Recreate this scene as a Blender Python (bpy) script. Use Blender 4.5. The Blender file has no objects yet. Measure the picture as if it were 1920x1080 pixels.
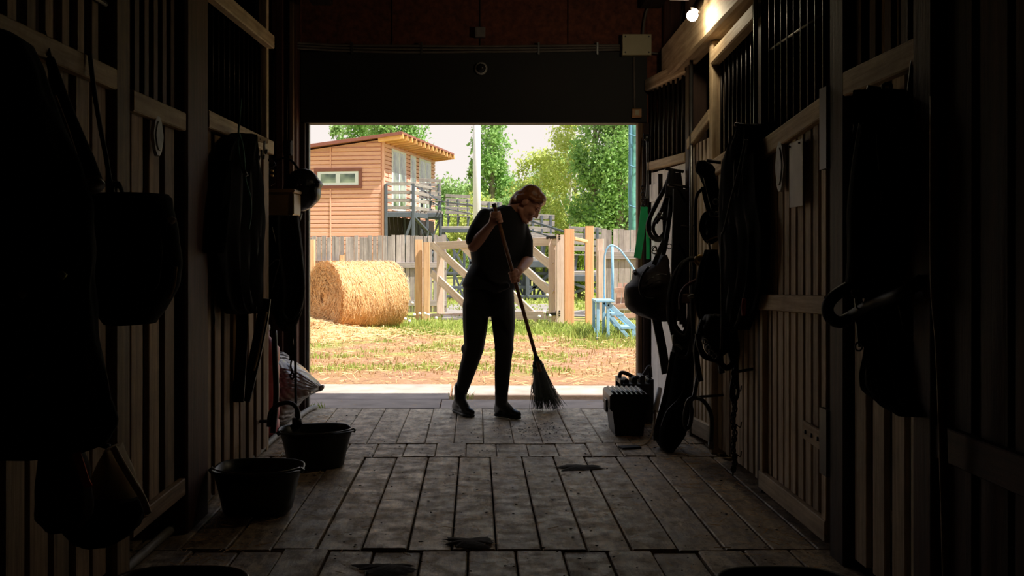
import bpy, bmesh, math, random
import numpy as np
from mathutils import Vector, Matrix, Quaternion, noise
random.seed(7); rng = np.random.default_rng(7)
scene = bpy.context.scene
COL = scene.collection
V = Vector

# ------------------------------------------------------------------ camera, sky, sun, exposure
F, H, YH, CX = 2000.0, 1.18, 470.0, 893.0
cam_d = bpy.data.cameras.new('camera'); cam = bpy.data.objects.new('camera', cam_d); COL.objects.link(cam)
cam.location = (0, 0, H); cam.rotation_euler = (math.radians(90), 0, 0)
cam_d.sensor_width = 36; cam_d.lens = F/1920*36
cam_d.shift_x = (960-CX)/1920; cam_d.shift_y = -(540-YH)/1920
cam_d.clip_end = 500; cam_d.clip_start = 0.05
scene.camera = cam

def lin(r, g, b):
    f = lambda c: (c/255/12.92) if c/255 <= .04045 else ((c/255+.055)/1.055)**2.4
    return (f(r), f(g), f(b), 1.0)

world = bpy.data.worlds.new('sky'); scene.world = world; world.use_nodes = True
nt = world.node_tree; nt.nodes.clear()
wo = nt.nodes.new('ShaderNodeOutputWorld'); bg = nt.nodes.new('ShaderNodeBackground')
tc = nt.nodes.new('ShaderNodeTexCoord'); sp = nt.nodes.new('ShaderNodeSeparateXYZ'); rp = nt.nodes.new('ShaderNodeValToRGB')
nt.links.new(tc.outputs['Generated'], sp.inputs[0]); nt.links.new(sp.outputs['Z'], rp.inputs[0])
rp.color_ramp.elements[0].position = 0.0; rp.color_ramp.elements[0].color = (.90, .83, .79, 1)
rp.color_ramp.elements[1].position = 0.9; rp.color_ramp.elements[1].color = (.50, .66, .95, 1)
e = rp.color_ramp.elements.new(0.25); e.color = (.86, .79, .76, 1)
nt.links.new(rp.outputs[0], bg.inputs[0]); bg.inputs[1].default_value = 0.78
nt.links.new(bg.outputs[0], wo.inputs[0])

sun_d = bpy.data.lights.new('sun', 'SUN'); sun_d.energy = 6.8; sun_d.color = (1, .95, .89); sun_d.angle = math.radians(.6)
sun = bpy.data.objects.new('sun', sun_d); COL.objects.link(sun)
sun.rotation_euler = V((-.47, .23, -.86)).to_track_quat('-Z', 'Y').to_euler()
sun.location = (20, -10, 30)

scene.view_settings.view_transform = 'Standard'; scene.view_settings.look = 'None'
scene.view_settings.exposure = 0.5; scene.view_settings.gamma = 1.0
scene.view_settings.use_curve_mapping = False
scene.cycles.use_denoising = True
scene.cycles.max_bounces = 8; scene.cycles.diffuse_bounces = 5

# ------------------------------------------------------------------ helpers: space
def P(px, py, Y): return V(((px-CX)/F*Y, Y, H-(py-YH)/F*Y))
def G(px, py):
    Y = H*F/(py-YH); return V(((px-CX)/F*Y, Y, 0))
XR, XL = 1.40, -1.235                       # faces of the two stall fronts
YD = 7.92                                   # plane of the barn doorway
def yr(px): return F*XR/(px-CX)
def yl(px): return F*XL/(px-CX)
def zat(py, Y): return H-(py-YH)/F*Y

# ------------------------------------------------------------------ helpers: materials
MATS = {}
def newmat(name):
    m = bpy.data.materials.new(name); m.use_nodes = True
    n = m.node_tree.nodes; b = n['Principled BSDF']; MATS[name] = m
    return m, n, m.node_tree.links, b
def plain(name, rgb, rough=.6, metal=0.0, var=.25, scale=12, bump=.0, spec=.5, sheen=0):
    if name in MATS: return MATS[name]
    m, n, l, b = newmat(name)
    c = lin(*rgb)
    tx = n.new('ShaderNodeTexCoord'); no = n.new('ShaderNodeTexNoise'); no.inputs['Scale'].default_value = scale; no.inputs['Detail'].default_value = 5
    l.new(tx.outputs['Object'], no.inputs['Vector'])
    r = n.new('ShaderNodeValToRGB'); l.new(no.outputs['Fac'], r.inputs[0])
    r.color_ramp.elements[0].position = .3; r.color_ramp.elements[1].position = .7
    r.color_ramp.elements[0].color = tuple(x*(1-var) for x in c[:3])+(1,); r.color_ramp.elements[1].color = tuple(min(1, x*(1+var)) for x in c[:3])+(1,)
    l.new(r.outputs[0], b.inputs['Base Color'])
    b.inputs['Roughness'].default_value = rough; b.inputs['Metallic'].default_value = metal
    b.inputs['Specular IOR Level'].default_value = spec
    if sheen: b.inputs['Sheen Weight'].default_value = sheen
    if bump:
        bu = n.new('ShaderNodeBump'); bu.inputs['Strength'].default_value = bump; bu.inputs['Distance'].default_value = .01
        l.new(no.outputs['Fac'], bu.inputs['Height']); l.new(bu.outputs[0], b.inputs['Normal'])
    return m
def wood(name, light, dark, rough=.7, sx=1.2, sy=22, var=.35, stain=.35, stainrgb=None, bump=.4, spec=.35):
    """grain runs along the local X axis of each board; every board differs by its Object Info random"""
    if name in MATS: return MATS[name]
    m, n, l, b = newmat(name)
    tx = n.new('ShaderNodeTexCoord'); oi = n.new('ShaderNodeObjectInfo')
    cmb = n.new('ShaderNodeCombineXYZ'); mu = n.new('ShaderNodeMath'); mu.operation = 'MULTIPLY'; mu.inputs[1].default_value = 57.0
    l.new(oi.outputs['Random'], mu.inputs[0]); l.new(mu.outputs[0], cmb.inputs[0]); l.new(mu.outputs[0], cmb.inputs[2])
    ad = n.new('ShaderNodeVectorMath'); ad.operation = 'ADD'; l.new(tx.outputs['Object'], ad.inputs[0]); l.new(cmb.outputs[0], ad.inputs[1])
    mp = n.new('ShaderNodeMapping'); mp.inputs['Scale'].default_value = (sx, sy, sy); l.new(ad.outputs[0], mp.inputs[0])
    no = n.new('ShaderNodeTexNoise'); no.inputs['Scale'].default_value = 1.6; no.inputs['Detail'].default_value = 7; no.inputs['Roughness'].default_value = .65
    l.new(mp.outputs[0], no.inputs['Vector'])
    r = n.new('ShaderNodeValToRGB'); r.color_ramp.elements[0].position = .32; r.color_ramp.elements[1].position = .68
    r.color_ramp.elements[0].color = lin(*dark); r.color_ramp.elements[1].color = lin(*light); l.new(no.outputs['Fac'], r.inputs[0])
    # blotchy stains
    n2 = n.new('ShaderNodeTexNoise'); n2.inputs['Scale'].default_value = 5; n2.inputs['Detail'].default_value = 6; n2.inputs['Roughness'].default_value = .7
    l.new(ad.outputs[0], n2.inputs['Vector'])
    r2 = n.new('ShaderNodeValToRGB'); r2.color_ramp.elements[0].position = .45; r2.color_ramp.elements[1].position = .68
    r2.color_ramp.elements[0].color = (0, 0, 0, 1); r2.color_ramp.elements[1].color = (stain,)*3+(1,); l.new(n2.outputs['Fac'], r2.inputs[0])
    mx = n.new('ShaderNodeMix'); mx.data_type = 'RGBA'; l.new(r2.outputs[0], mx.inputs['Factor']); l.new(r.outputs[0], mx.inputs['A'])
    mx.inputs['B'].default_value = lin(*(stainrgb or tuple(x*.45 for x in dark)))
    hs = n.new('ShaderNodeHueSaturation'); l.new(mx.outputs['Result'], hs.inputs['Color'])
    mr = n.new('ShaderNodeMapRange'); mr.inputs['To Min'].default_value = 1-var; mr.inputs['To Max'].default_value = 1+var*.7
    l.new(oi.outputs['Random'], mr.inputs['Value']); l.new(mr.outputs[0], hs.inputs['Value'])
    l.new(hs.outputs[0], b.inputs['Base Color'])
    b.inputs['Roughness'].default_value = rough; b.inputs['Specular IOR Level'].default_value = spec
    bu = n.new('ShaderNodeBump'); bu.inputs['Strength'].default_value = bump; bu.inputs['Distance'].default_value = .006
    ma = n.new('ShaderNodeMath'); ma.operation = 'ADD'; l.new(no.outputs['Fac'], ma.inputs[0]); l.new(n2.outputs['Fac'], ma.inputs[1])
    l.new(ma.outputs[0], bu.inputs['Height']); l.new(bu.outputs[0], b.inputs['Normal'])
    return m

# ------------------------------------------------------------------ helpers: objects
WM = {}
def link(o, world=None, parent=None):
    world = world or Matrix.Identity(4)
    COL.objects.link(o)
    if parent is not None:
        o.parent = parent; o.matrix_basis = WM[parent.name].inverted() @ world
    else:
        o.matrix_basis = world
    WM[o.name] = world.copy()
    return o
def tag(o, label=None, cat=None, group=None, kind=None):
    if label: o['label'] = label
    if cat: o['category'] = cat
    if group: o['group'] = group
    if kind: o['kind'] = kind
    return o
def thing(name, loc, label=None, cat=None, group=None, kind=None):
    o = bpy.data.objects.new(name, None); o.empty_display_size = .1
    link(o, Matrix.Translation(V(loc)))
    return tag(o, label, cat, group, kind)
def meshobj(name, verts, faces, mat, parent=None, world=None, smooth=False, origin=None):
    me = bpy.data.meshes.new(name)
    verts = [V(v) for v in verts]
    if origin is not None:
        o0 = V(origin); verts = [v-o0 for v in verts]; world = Matrix.Translation(o0)
    me.from_pydata(verts, [], faces); me.update()
    if smooth:
        me.polygons.foreach_set('use_smooth', [True]*len(me.polygons))
    if mat is not None: me.materials.append(mat)
    o = bpy.data.objects.new(name, me)
    return link(o, world, parent)
def np_quads(name, co, mat, parent=None, world=None, k=4):
    """co: (n*k,3) array, one k-gon for each k rows"""
    n = len(co)//k
    me = bpy.data.meshes.new(name)
    me.vertices.add(len(co)); me.vertices.foreach_set('co', co.astype(np.float32).ravel())
    me.loops.add(n*k); me.loops.foreach_set('vertex_index', np.arange(n*k, dtype=np.int32))
    me.polygons.add(n); me.polygons.foreach_set('loop_start', np.arange(0, n*k, k, dtype=np.int32))
    me.update(calc_edges=True); me.validate()
    me.materials.append(mat)
    o = bpy.data.objects.new(name, me)
    return link(o, world, parent)

def frame(p0, p1, hint):
    x = (V(p1)-V(p0)); L = x.length; x.normalize()
    y = V(hint)-x*V(hint).dot(x)
    if y.length < 1e-5: y = x.orthogonal()
    y.normalize(); z = x.cross(y)
    M = Matrix((x, y, z)).transposed().to_4x4(); M.translation = (V(p0)+V(p1))/2
    return M, L
def beam_geo(L, w, t, c=None, skew=0):
    c = min(w, t)*.12 if c is None else c
    a, b = w/2, t/2
    cs = [(-a+c, -b), (a-c, -b), (a, -b+c), (a, b-c), (a-c, b), (-a+c, b), (-a, b-c), (-a, -b+c)]
    vs = [V((-L/2, y, z)) for y, z in cs]+[V((L/2, y, z)) for y, z in cs]
    fs = [(i, (i+1) % 8, (i+1) % 8+8, i+8) for i in range(8)]+[tuple(reversed(range(8))), tuple(range(8, 16))]
    fs = [tuple(reversed(f)) for f in fs]
    return vs, fs
def beam(name, p0, p1, w, t, mat, parent=None, hint=(0, 0, 1), c=None):
    """w along hint, t across it"""
    M, L = frame(p0, p1, hint)
    vs, fs = beam_geo(L, w, t, c)
    return meshobj(name, vs, [tuple(reversed(f)) for f in fs], mat, parent, M)
def box(name, lo, hi, mat, parent=None, c=.006):
    lo, hi = V(lo), V(hi); d = hi-lo
    ax = max(range(3), key=lambda i: d[i]); m = (lo+hi)/2
    p0, p1 = m.copy(), m.copy(); p0[ax] = lo[ax]; p1[ax] = hi[ax]
    oth = [i for i in range(3) if i != ax]; hv = [0, 0, 0]; hv[oth[0]] = 1
    return beam(name, p0, p1, d[oth[0]], d[oth[1]], mat, parent, hv, min(c, min(d)*.3))
def cr(pts, n=6):
    """Catmull-Rom resample"""
    pts = [V(p) for p in pts]; out = []
    for i in range(len(pts)-1):
        p0 = pts[max(i-1, 0)]; p1 = pts[i]; p2 = pts[i+1]; p3 = pts[min(i+2, len(pts)-1)]
        for k in range(n):
            t = k/n
            out.append(.5*((2*p1)+(p2-p0)*t+(2*p0-5*p1+4*p2-p3)*t*t+(3*p1-p0-3*p2+p3)*t*t*t))
    out.append(pts[-1]); return out
def sweep_geo(pts, prof, hint=None, scale=None, cap=True):
    """sweep a closed 2-D profile along pts with parallel transport"""
    n = len(pts); k = len(prof); vs = []
    T = [(pts[min(i+1, n-1)]-pts[max(i-1, 0)]).normalized() for i in range(n)]
    a = V(hint) if hint is not None else T[0].orthogonal()
    for i in range(n):
        t = T[i]; a2 = a-t*a.dot(t)
        if a2.length < 1e-4: a2 = t.orthogonal()
        a = a2.normalized(); b = t.cross(a); s = 1 if scale is None else scale[i]
        for u, v in prof: vs.append(pts[i]+a*(u*s)+b*(v*s))
    fs = [(i*k+j, i*k+(j+1) % k, (i+1)*k+(j+1) % k, (i+1)*k+j) for i in range(n-1) for j in range(k)]
    if cap: fs += [tuple(reversed(range(k))), tuple(range((n-1)*k, n*k))]
    return vs, fs
def circ(r, k=8, ry=None): return [(r*math.cos(2*math.pi*j/k), (ry or r)*math.sin(2*math.pi*j/k)) for j in range(k)]
def tube(name, pts, r, mat, parent=None, n=6, k=8, scale=None, origin=None, smoothpts=True):
    pp = cr(pts, n) if (smoothpts and len(pts) > 2) else [V(p) for p in pts]
    sc = None
    if scale is not None:
        sc = [np.interp(i/(len(pp)-1), np.linspace(0, 1, len(scale)), scale) for i in range(len(pp))]
    vs, fs = sweep_geo(pp, circ(r, k), scale=sc)
    return meshobj(name, vs, fs, mat, parent, smooth=True, origin=origin if origin is not None else pp[0])
def strap(name, pts, w, t, mat, parent=None, hint=(1, 0, 0), n=6):
    pp = cr(pts, n) if len(pts) > 2 else [V(p) for p in pts]
    prof = [(-w/2, -t/2), (w/2, -t/2), (w/2, t/2), (-w/2, t/2)]
    vs, fs = sweep_geo(pp, prof, hint)
    return meshobj(name, vs, fs, mat, parent, origin=pp[0])
def lathe(name, prof, mat, parent=None, loc=(0, 0, 0), k=32, sx=1, sy=1, power=None, rot=None, fn=None):
    """prof: list of (r, z); open or closed at the axis"""
    vs, fs = [], []
    for r, z in prof:
        for j in range(k):
            a = 2*math.pi*j/k; c, s = math.cos(a), math.sin(a)
            q = 1
            if power: q = (abs(c)**power+abs(s)**power)**(-1/power)
            v = V((r*q*c*sx, r*q*s*sy, z))
            if fn: v = fn(v, a)
            vs.append(v)
    n = len(prof)
    for i in range(n-1):
        for j in range(k): fs.append((i*k+j, i*k+(j+1) % k, (i+1)*k+(j+1) % k, (i+1)*k+j))
    fs.append(tuple(reversed(range(k)))) if prof[0][0] > 1e-4 and False else None
    M = Matrix.Translation(V(loc))
    if rot is not None: M = M @ rot
    return meshobj(name, vs, fs, mat, parent, M, smooth=True)
def loft_geo(rows, k=20, wob=.0, lob=0, seed=0, pl=0):
    """rows: (center Vector, a Vector, b Vector): ellipses; closed ends"""
    vs = []; rd = random.Random(seed); ph = [rd.uniform(0, 6.28) for _ in range(4)]
    for i, (c, a, b) in enumerate(rows):
        for j in range(k):
            t = 2*math.pi*j/k
            q = 1+wob*(math.sin(lob*t+ph[0]+i*.22)+.6*math.sin((lob*1.7)//1*t+ph[1]-i*.3))+wob*.5*math.sin(3*t+i*1.1+ph[2])
            vs.append(c+a*(math.cos(t)*q)+b*(math.sin(t)*(q+pl*math.sin(11*math.cos(t)*1.6+ph[3]+i*.05+.8*math.sin(i*.3)))))
    n = len(rows)
    fs = [(i*k+j, i*k+(j+1) % k, (i+1)*k+(j+1) % k, (i+1)*k+j) for i in range(n-1) for j in range(k)]
    fs += [tuple(reversed(range(k))), tuple(range((n-1)*k, n*k))]
    return vs, fs
def hung(name, Y, rows, depth, mat, parent=None, wob=.06, lob=7, seed=1, k=28, dens=4):
    """soft hanging body: rows (py, pxL, pxR[, Y[, depth]]) give its outline at distance Y; depth is half its thickness"""
    rs = []
    full = []
    for r in rows:
        full.append((r[0], r[1], r[2], r[3] if len(r) > 3 else Y, r[4] if len(r) > 4 else depth))
    arr = np.array(full, float); t = np.arange(len(arr)); tt = np.linspace(0, len(arr)-1, (len(arr)-1)*dens+1)
    it = np.stack([np.interp(tt, t, arr[:, c]) for c in range(5)], 1)
    for c in (1, 2):                                   # soften corners
        s = it[:, c].copy(); s[1:-1] = (it[:-2, c]+2*it[1:-1, c]+it[2:, c])/4; it[:, c] = s
    for py, l, r_, y, d in it:
        c = P((l+r_)/2, py, y); hw = (r_-l)/2/F*y
        rs.append((c, V((hw, 0, 0)), V((0, d, 0))))
    vs, fs = loft_geo(rs, k, wob, lob, seed)
    return meshobj(name, vs, fs, mat, parent, smooth=True, origin=rs[-1][0])

def hungw(name, side, rows, th, mat, parent=None, wob=.05, lob=7, seed=1, k=36, dens=4, gap=.012, pl=.38):
    """like hung, but lying along a stall front: rows (py, pxL, pxR); th is half its thickness"""
    Xc = (XR-th-gap) if side > 0 else (XL+th+gap)
    arr = np.array(rows, float); t = np.arange(len(arr)); tt = np.linspace(0, len(arr)-1, (len(arr)-1)*dens+1)
    it = np.stack([np.interp(tt, t, arr[:, c]) for c in range(3)], 1)
    for c in (1, 2):
        s = it[:, c].copy(); s[1:-1] = (it[:-2, c]+2*it[1:-1, c]+it[2:, c])/4; it[:, c] = s
    rs = []
    for py, l, r_ in it:
        if side > 0: ya, yb_ = F*(Xc-th*.3)/(l-CX), F*(Xc+th*.6)/(r_-CX)
        else: ya, yb_ = F*(Xc-th*.6)/(l-CX), F*(Xc+th*.3)/(r_-CX)
        yc = F*Xc/((l+r_)/2-CX)
        rs.append((V((Xc, (ya+yb_)/2, zat(py, yc))), V((0, abs(ya-yb_)/2, 0)), V((th, 0, 0))))
    vs, fs = loft_geo(rs, k, wob, lob, seed, pl)
    return meshobj(name, vs, fs, mat, parent, smooth=True, origin=rs[-1][0])
def sphere_pts(c, ax, k=14, m=9):
    vs, fs = [], []
    for i in range(m+1):
        th = math.pi*i/m
        for j in range(k):
            ph = 2*math.pi*j/k
            vs.append(V(c)+ax[0]*(math.sin(th)*math.cos(ph))+ax[1]*(math.sin(th)*math.sin(ph))+ax[2]*math.cos(th))
    fs = [(i*k+j, (i+1)*k+j, (i+1)*k+(j+1) % k, i*k+(j+1) % k) for i in range(m) for j in range(k)]
    return vs, fs
class Blob:
    """closed shapes that a voxel remesh grows into one continuous surface"""
    def __init__(s): s.v, s.f = [], []
    def add(s, vs, fs):
        o = len(s.v); s.v += vs; s.f += [tuple(i+o for i in f) for f in fs]; return s
    def ell(s, c, rx, ry, rz, R=None):
        R = R or Matrix.Identity(3)
        return s.add(*sphere_pts(c, (R @ V((rx, 0, 0)), R @ V((0, ry, 0)), R @ V((0, 0, rz)))))
    def cap(s, p0, p1, r0, r1, k=14):
        p0, p1 = V(p0), V(p1); d = (p1-p0); L = d.length; d.normalize(); a = d.orthogonal().normalized(); b = d.cross(a)
        rings = []
        for i in range(1, 5): t = math.pi/2*i/4; rings.append((p0-d*(r0*math.cos(t)), r0*math.sin(t)))
        for i in range(1, 4): t = i/4; rings.append((p0+d*(L*t), r0+(r1-r0)*t))
        for i in range(4, 0, -1): t = math.pi/2*i/4; rings.append((p1+d*(r1*math.cos(t)), r1*math.sin(t)))
        vs = [c+a*(r*math.cos(2*math.pi*j/k))+b*(r*math.sin(2*math.pi*j/k)) for c, r in rings for j in range(k)]
        n = len(rings)
        fs = [(i*k+j, i*k+(j+1) % k, (i+1)*k+(j+1) % k, (i+1)*k+j) for i in range(n-1) for j in range(k)]
        fs += [tuple(reversed(range(k))), tuple(range((n-1)*k, n*k))]
        return s.add(vs, fs)
    def chain(s, pts, rs):
        for i in range(len(pts)-1): s.cap(pts[i], pts[i+1], rs[i], rs[i+1])
        return s
    def loft(s, rows, **kw): return s.add(*loft_geo(rows, **kw))
    def build(s, name, mat, parent=None, voxel=.01, smooth=4, origin=None):
        o = meshobj(name, s.v, s.f, mat, parent, smooth=True, origin=origin or s.v[0])
        m = o.modifiers.new('remesh', 'REMESH'); m.mode = 'VOXEL'; m.voxel_size = voxel; m.use_smooth_shade = True
        m2 = o.modifiers.new('smooth', 'SMOOTH'); m2.iterations = smooth; m2.factor = .5
        return o

# ------------------------------------------------------------------ materials
def floor_mat():
    m = wood('floor_wood', (226, 202, 168), (160, 136, 106), rough=.45, sx=2.2, sy=16, var=.16, stain=.5, stainrgb=(50, 38, 30), bump=.45, spec=.5)
    n, l = m.node_tree.nodes, m.node_tree.links; b = n['Principled BSDF']
    src = b.inputs['Base Color'].links[0].from_socket
    ge = n.new('ShaderNodeNewGeometry')
    def nz(sc, det, ro, vec=(1, 1, 1)):
        mp = n.new('ShaderNodeMapping'); mp.inputs['Scale'].default_value = vec; l.new(ge.outputs['Position'], mp.inputs[0])
        q = n.new('ShaderNodeTexNoise'); q.inputs['Scale'].default_value = sc; q.inputs['Detail'].default_value = det; q.inputs['Roughness'].default_value = ro; l.new(mp.outputs[0], q.inputs['Vector']); return q.outputs['Fac']
    def rmp(x, p0, p1, v1=1.0):
        r = n.new('ShaderNodeValToRGB'); r.color_ramp.elements[0].position = p0; r.color_ramp.elements[1].position = p1
        r.color_ramp.elements[0].color = (0, 0, 0, 1); r.color_ramp.elements[1].color = (v1, v1, v1, 1); l.new(x, r.inputs[0]); return r.outputs[0]
    def mix(fac, a_, col):
        x = n.new('ShaderNodeMix'); x.data_type = 'RGBA'; l.new(fac, x.inputs['Factor']); l.new(a_, x.inputs['A']); x.inputs['B'].default_value = col; return x.outputs['Result']
    c = mix(rmp(nz(20, 10, .85, (1, .55, 1)), .47, .58, .85), src, lin(84, 66, 50))       # trodden dung and dirt
    c = mix(rmp(nz(3.2, 8, .75), .50, .66, .7), c, lin(96, 76, 58))                   # large dark patches
    c = mix(rmp(nz(34, 8, .85, (1, .3, 1)), .57, .66, .75), c, lin(222, 206, 178))    # pale scuffs
    l.new(c, b.inputs['Base Color'])
    rr_ = n.new('ShaderNodeMapRange'); l.new(nz(9, 6, .7), rr_.inputs['Value']); rr_.inputs['From Min'].default_value = .35; rr_.inputs['From Max'].default_value = .65
    rr_.inputs['To Min'].default_value = .30; rr_.inputs['To Max'].default_value = .75; l.new(rr_.outputs[0], b.inputs['Roughness'])
    b2_ = n.new('ShaderNodeBump'); b2_.inputs['Strength'].default_value = .6; b2_.inputs['Distance'].default_value = .008; l.new(nz(26, 9, .8), b2_.inputs['Height'])
    l.new(b.inputs['Normal'].links[0].from_socket, b2_.inputs['Normal']); l.new(b2_.outputs[0], b.inputs['Normal'])
    return m
M_floor = floor_mat()
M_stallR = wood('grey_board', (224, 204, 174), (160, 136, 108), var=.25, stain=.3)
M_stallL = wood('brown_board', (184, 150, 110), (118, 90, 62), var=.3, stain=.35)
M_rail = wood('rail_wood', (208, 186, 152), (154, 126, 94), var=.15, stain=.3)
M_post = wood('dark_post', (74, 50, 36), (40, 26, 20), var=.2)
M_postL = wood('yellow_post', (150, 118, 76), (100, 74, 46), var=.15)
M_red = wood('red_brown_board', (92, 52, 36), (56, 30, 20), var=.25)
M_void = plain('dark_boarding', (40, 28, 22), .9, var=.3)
M_osb = plain('chipboard', (104, 56, 38), .85, var=.45, scale=26, bump=.3)
M_lintel = plain('dark_shutter', (27, 25, 21), .7, var=.25, scale=3)
M_iron = plain('black_iron', (34, 28, 25), .5, .6, .2)
M_steel = plain('grey_steel', (120, 120, 118), .35, .9, .15)
M_leather = plain('black_leather', (18, 15, 14), .55, var=.3, scale=20, bump=.15, spec=.3)
M_brownleather = plain('dark_brown_leather', (27, 16, 14), .6, var=.3, scale=18, bump=.15, spec=.25)
M_cloth = plain('black_cloth', (11, 10, 10), .95, var=.3, scale=14, bump=.3, spec=.15)
M_rubber = plain('dark_green_rubber', (22, 33, 30), .38, var=.15)
M_white = plain('white_paint', (236, 232, 228), .7, var=.12, scale=9, bump=.15)
M_paper = plain('white_paper', (238, 240, 244), .8, var=.05)
M_green = plain('green_webbing', (24, 196, 116), .6, var=.12)

# ------------------------------------------------------------------ barn shell
def struct(o): o['kind'] = 'structure'; return o
# ground outside
def ground_mat():
    m, n, l, b = newmat('yard_ground')
    tx = n.new('ShaderNodeTexCoord')
    def noise_(sc, det=6, rough=.6):
        q = n.new('ShaderNodeTexNoise'); q.inputs['Scale'].default_value = sc; q.inputs['Detail'].default_value = det; q.inputs['Roughness'].default_value = rough
        l.new(tx.outputs['Object'], q.inputs['Vector']); return q
    def ramp(src, p0, p1, c0, c1):
        r = n.new('ShaderNodeValToRGB'); r.color_ramp.elements[0].position = p0; r.color_ramp.elements[1].position = p1
        r.color_ramp.elements[0].color = c0; r.color_ramp.elements[1].color = c1; l.new(src, r.inputs[0]); return r
    dirt = ramp(noise_(9, 8).outputs['Fac'], .3, .7, lin(146, 106, 80), lin(190, 150, 118))
    straw = ramp(noise_(30, 8, .75).outputs['Fac'], .35, .65, lin(132, 98, 68), lin(196, 156, 112))
    f1 = ramp(noise_(1.1).outputs['Fac'], .42, .58, (0, 0, 0, 1), (1, 1, 1, 1))
    m1 = n.new('ShaderNodeMix'); m1.data_type = 'RGBA'; l.new(f1.outputs[0], m1.inputs['Factor']); l.new(dirt.outputs[0], m1.inputs['A']); l.new(straw.outputs[0], m1.inputs['B'])
    grass = ramp(noise_(24, 6, .7).outputs['Fac'], .35, .65, lin(118, 132, 62), lin(176, 178, 100))
    # green grows more towards the fence (a strip along the yard's edge) and in patches
    sep = n.new('ShaderNodeSeparateXYZ'); l.new(tx.outputs['Object'], sep.inputs[0])
    mr = n.new('ShaderNodeMapRange'); mr.inputs['From Min'].default_value = 12.0; mr.inputs['From Max'].default_value = 17.0
    mr.inputs['To Min'].default_value = -.06; mr.inputs['To Max'].default_value = .2; l.new(sep.outputs['Y'], mr.inputs['Value'])
    g0 = noise_(.75, 5); ad = n.new('ShaderNodeMath'); ad.operation = 'ADD'; l.new(g0.outputs['Fac'], ad.inputs[0]); l.new(mr.outputs[0], ad.inputs[1])
    f2 = ramp(ad.outputs[0], .53, .64, (0, 0, 0, 1), (.9, .9, .9, 1))
    m2 = n.new('ShaderNodeMix'); m2.data_type = 'RGBA'; l.new(f2.outputs[0], m2.inputs['Factor']); l.new(m1.outputs['Result'], m2.inputs['A']); l.new(grass.outputs[0], m2.inputs['B'])
    l.new(m2.outputs['Result'], b.inputs['Base Color']); b.inputs['Roughness'].default_value = .95; b.inputs['Specular IOR Level'].default_value = .1
    bu = n.new('ShaderNodeBump'); bu.inputs['Strength'].default_value = .8; bu.inputs['Distance'].default_value = .03
    l.new(noise_(22, 8, .75).outputs['Fac'], bu.inputs['Height']); l.new(bu.outputs[0], b.inputs['Normal'])
    return m
def build_ground():
    xs = np.concatenate([np.linspace(-60, -9, 12), np.linspace(-8.5, 8.5, 60), np.linspace(9, 60, 12)])
    ys = np.concatenate([np.linspace(8.02, 22, 90), np.linspace(23, 130, 30)])
    vs = []
    for y in ys:
        for x in xs:
            z = .03*noise.noise(V((x*.7, y*.7, 3)))+.012*noise.noise(V((x*3, y*3, 1)))
            z *= min(1, (y-8.0)/3)
            vs.append((x, y, z-.035))
    k = len(xs)
    fs = [(i*k+j, i*k+j+1, (i+1)*k+j+1, (i+1)*k+j) for i in range(len(ys)-1) for j in range(k-1)]
    return struct(meshobj('ground', vs, fs, ground_mat(), smooth=True))
build_ground()
# concrete apron
M_conc = plain('pale_concrete', (172, 154, 140), .9, var=.22, scale=5, bump=.4)
apron = struct(thing('pavement', (0, 8.5, 0)))
for (x0, x1, y0, y1, z) in [(-3.4, -.28, 8.02, 8.52, -.004), (-.27, 1.5, 8.02, 8.5, -.006), (-3.4, -1.9, 8.54, 9.45, -.012), (-1.88, -.22, 8.54, 9.5, -.008), (-.2, 1.55, 8.9, 9.45, -.014), (1.56, 3.4, 8.02, 9.4, -.01), (1.2, 3.0, 8.54, 9.3, -.016)]:
    box('slab', (x0, y0, z-.1), (x1, y1, z), M_conc, apron, .012)

# floor of separate planks
floor = struct(box('floor', (-4.6, -2.0, -.2), (4.6, 8.0, -.045), M_void, None))
rows = [(7.98, 6.55, -.03), (6.54, 6.13, .05), (6.12, 4.22, 0), (4.21, 2.25, .055), (2.24, .3, .02), (.29, -1.9, .08)]
pw = .181
for ri, (y1, y0, off) in enumerate(rows):
    x = -1.72+off; 
    while x < 1.72:
        w = pw*random.uniform(.96, 1.04)
        z0 = random.uniform(-.007, .002); z1 = random.uniform(-.007, .002)
        if ri == 3 and random.random() < .35: z1 -= .006
        g = .008 if ri in (2, 3, 4) else .004
        beam('plank', (x+w/2, y0+random.uniform(0, .012), z0-.018), (x+w/2, y1-random.uniform(0, .012), z1-.018), w-g, .036, M_floor, floor, (1, 0, 0), .005)
        x += w

# outer shell of the barn
wr = struct(thing('wall_right', (XR+.05, 5.4, 0)))
wl = struct(thing('wall_left', (XL-.05, 4.5, 0)))
for par, sx in ((wr, 1), (wl, -1)):
    box('outer_cladding', (sx*4.3-.06, -2.0, -.05), (sx*4.3+.06, 8.05, 3.6), M_void, par)
struct(box('ceiling', (-4.5, -2.1, 3.08), (4.5, 8.05, 3.14), M_void))
struct(box('wall_back', (-4.5, -2.12, -.05), (4.5, -2.0, 3.1), M_void))
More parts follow.
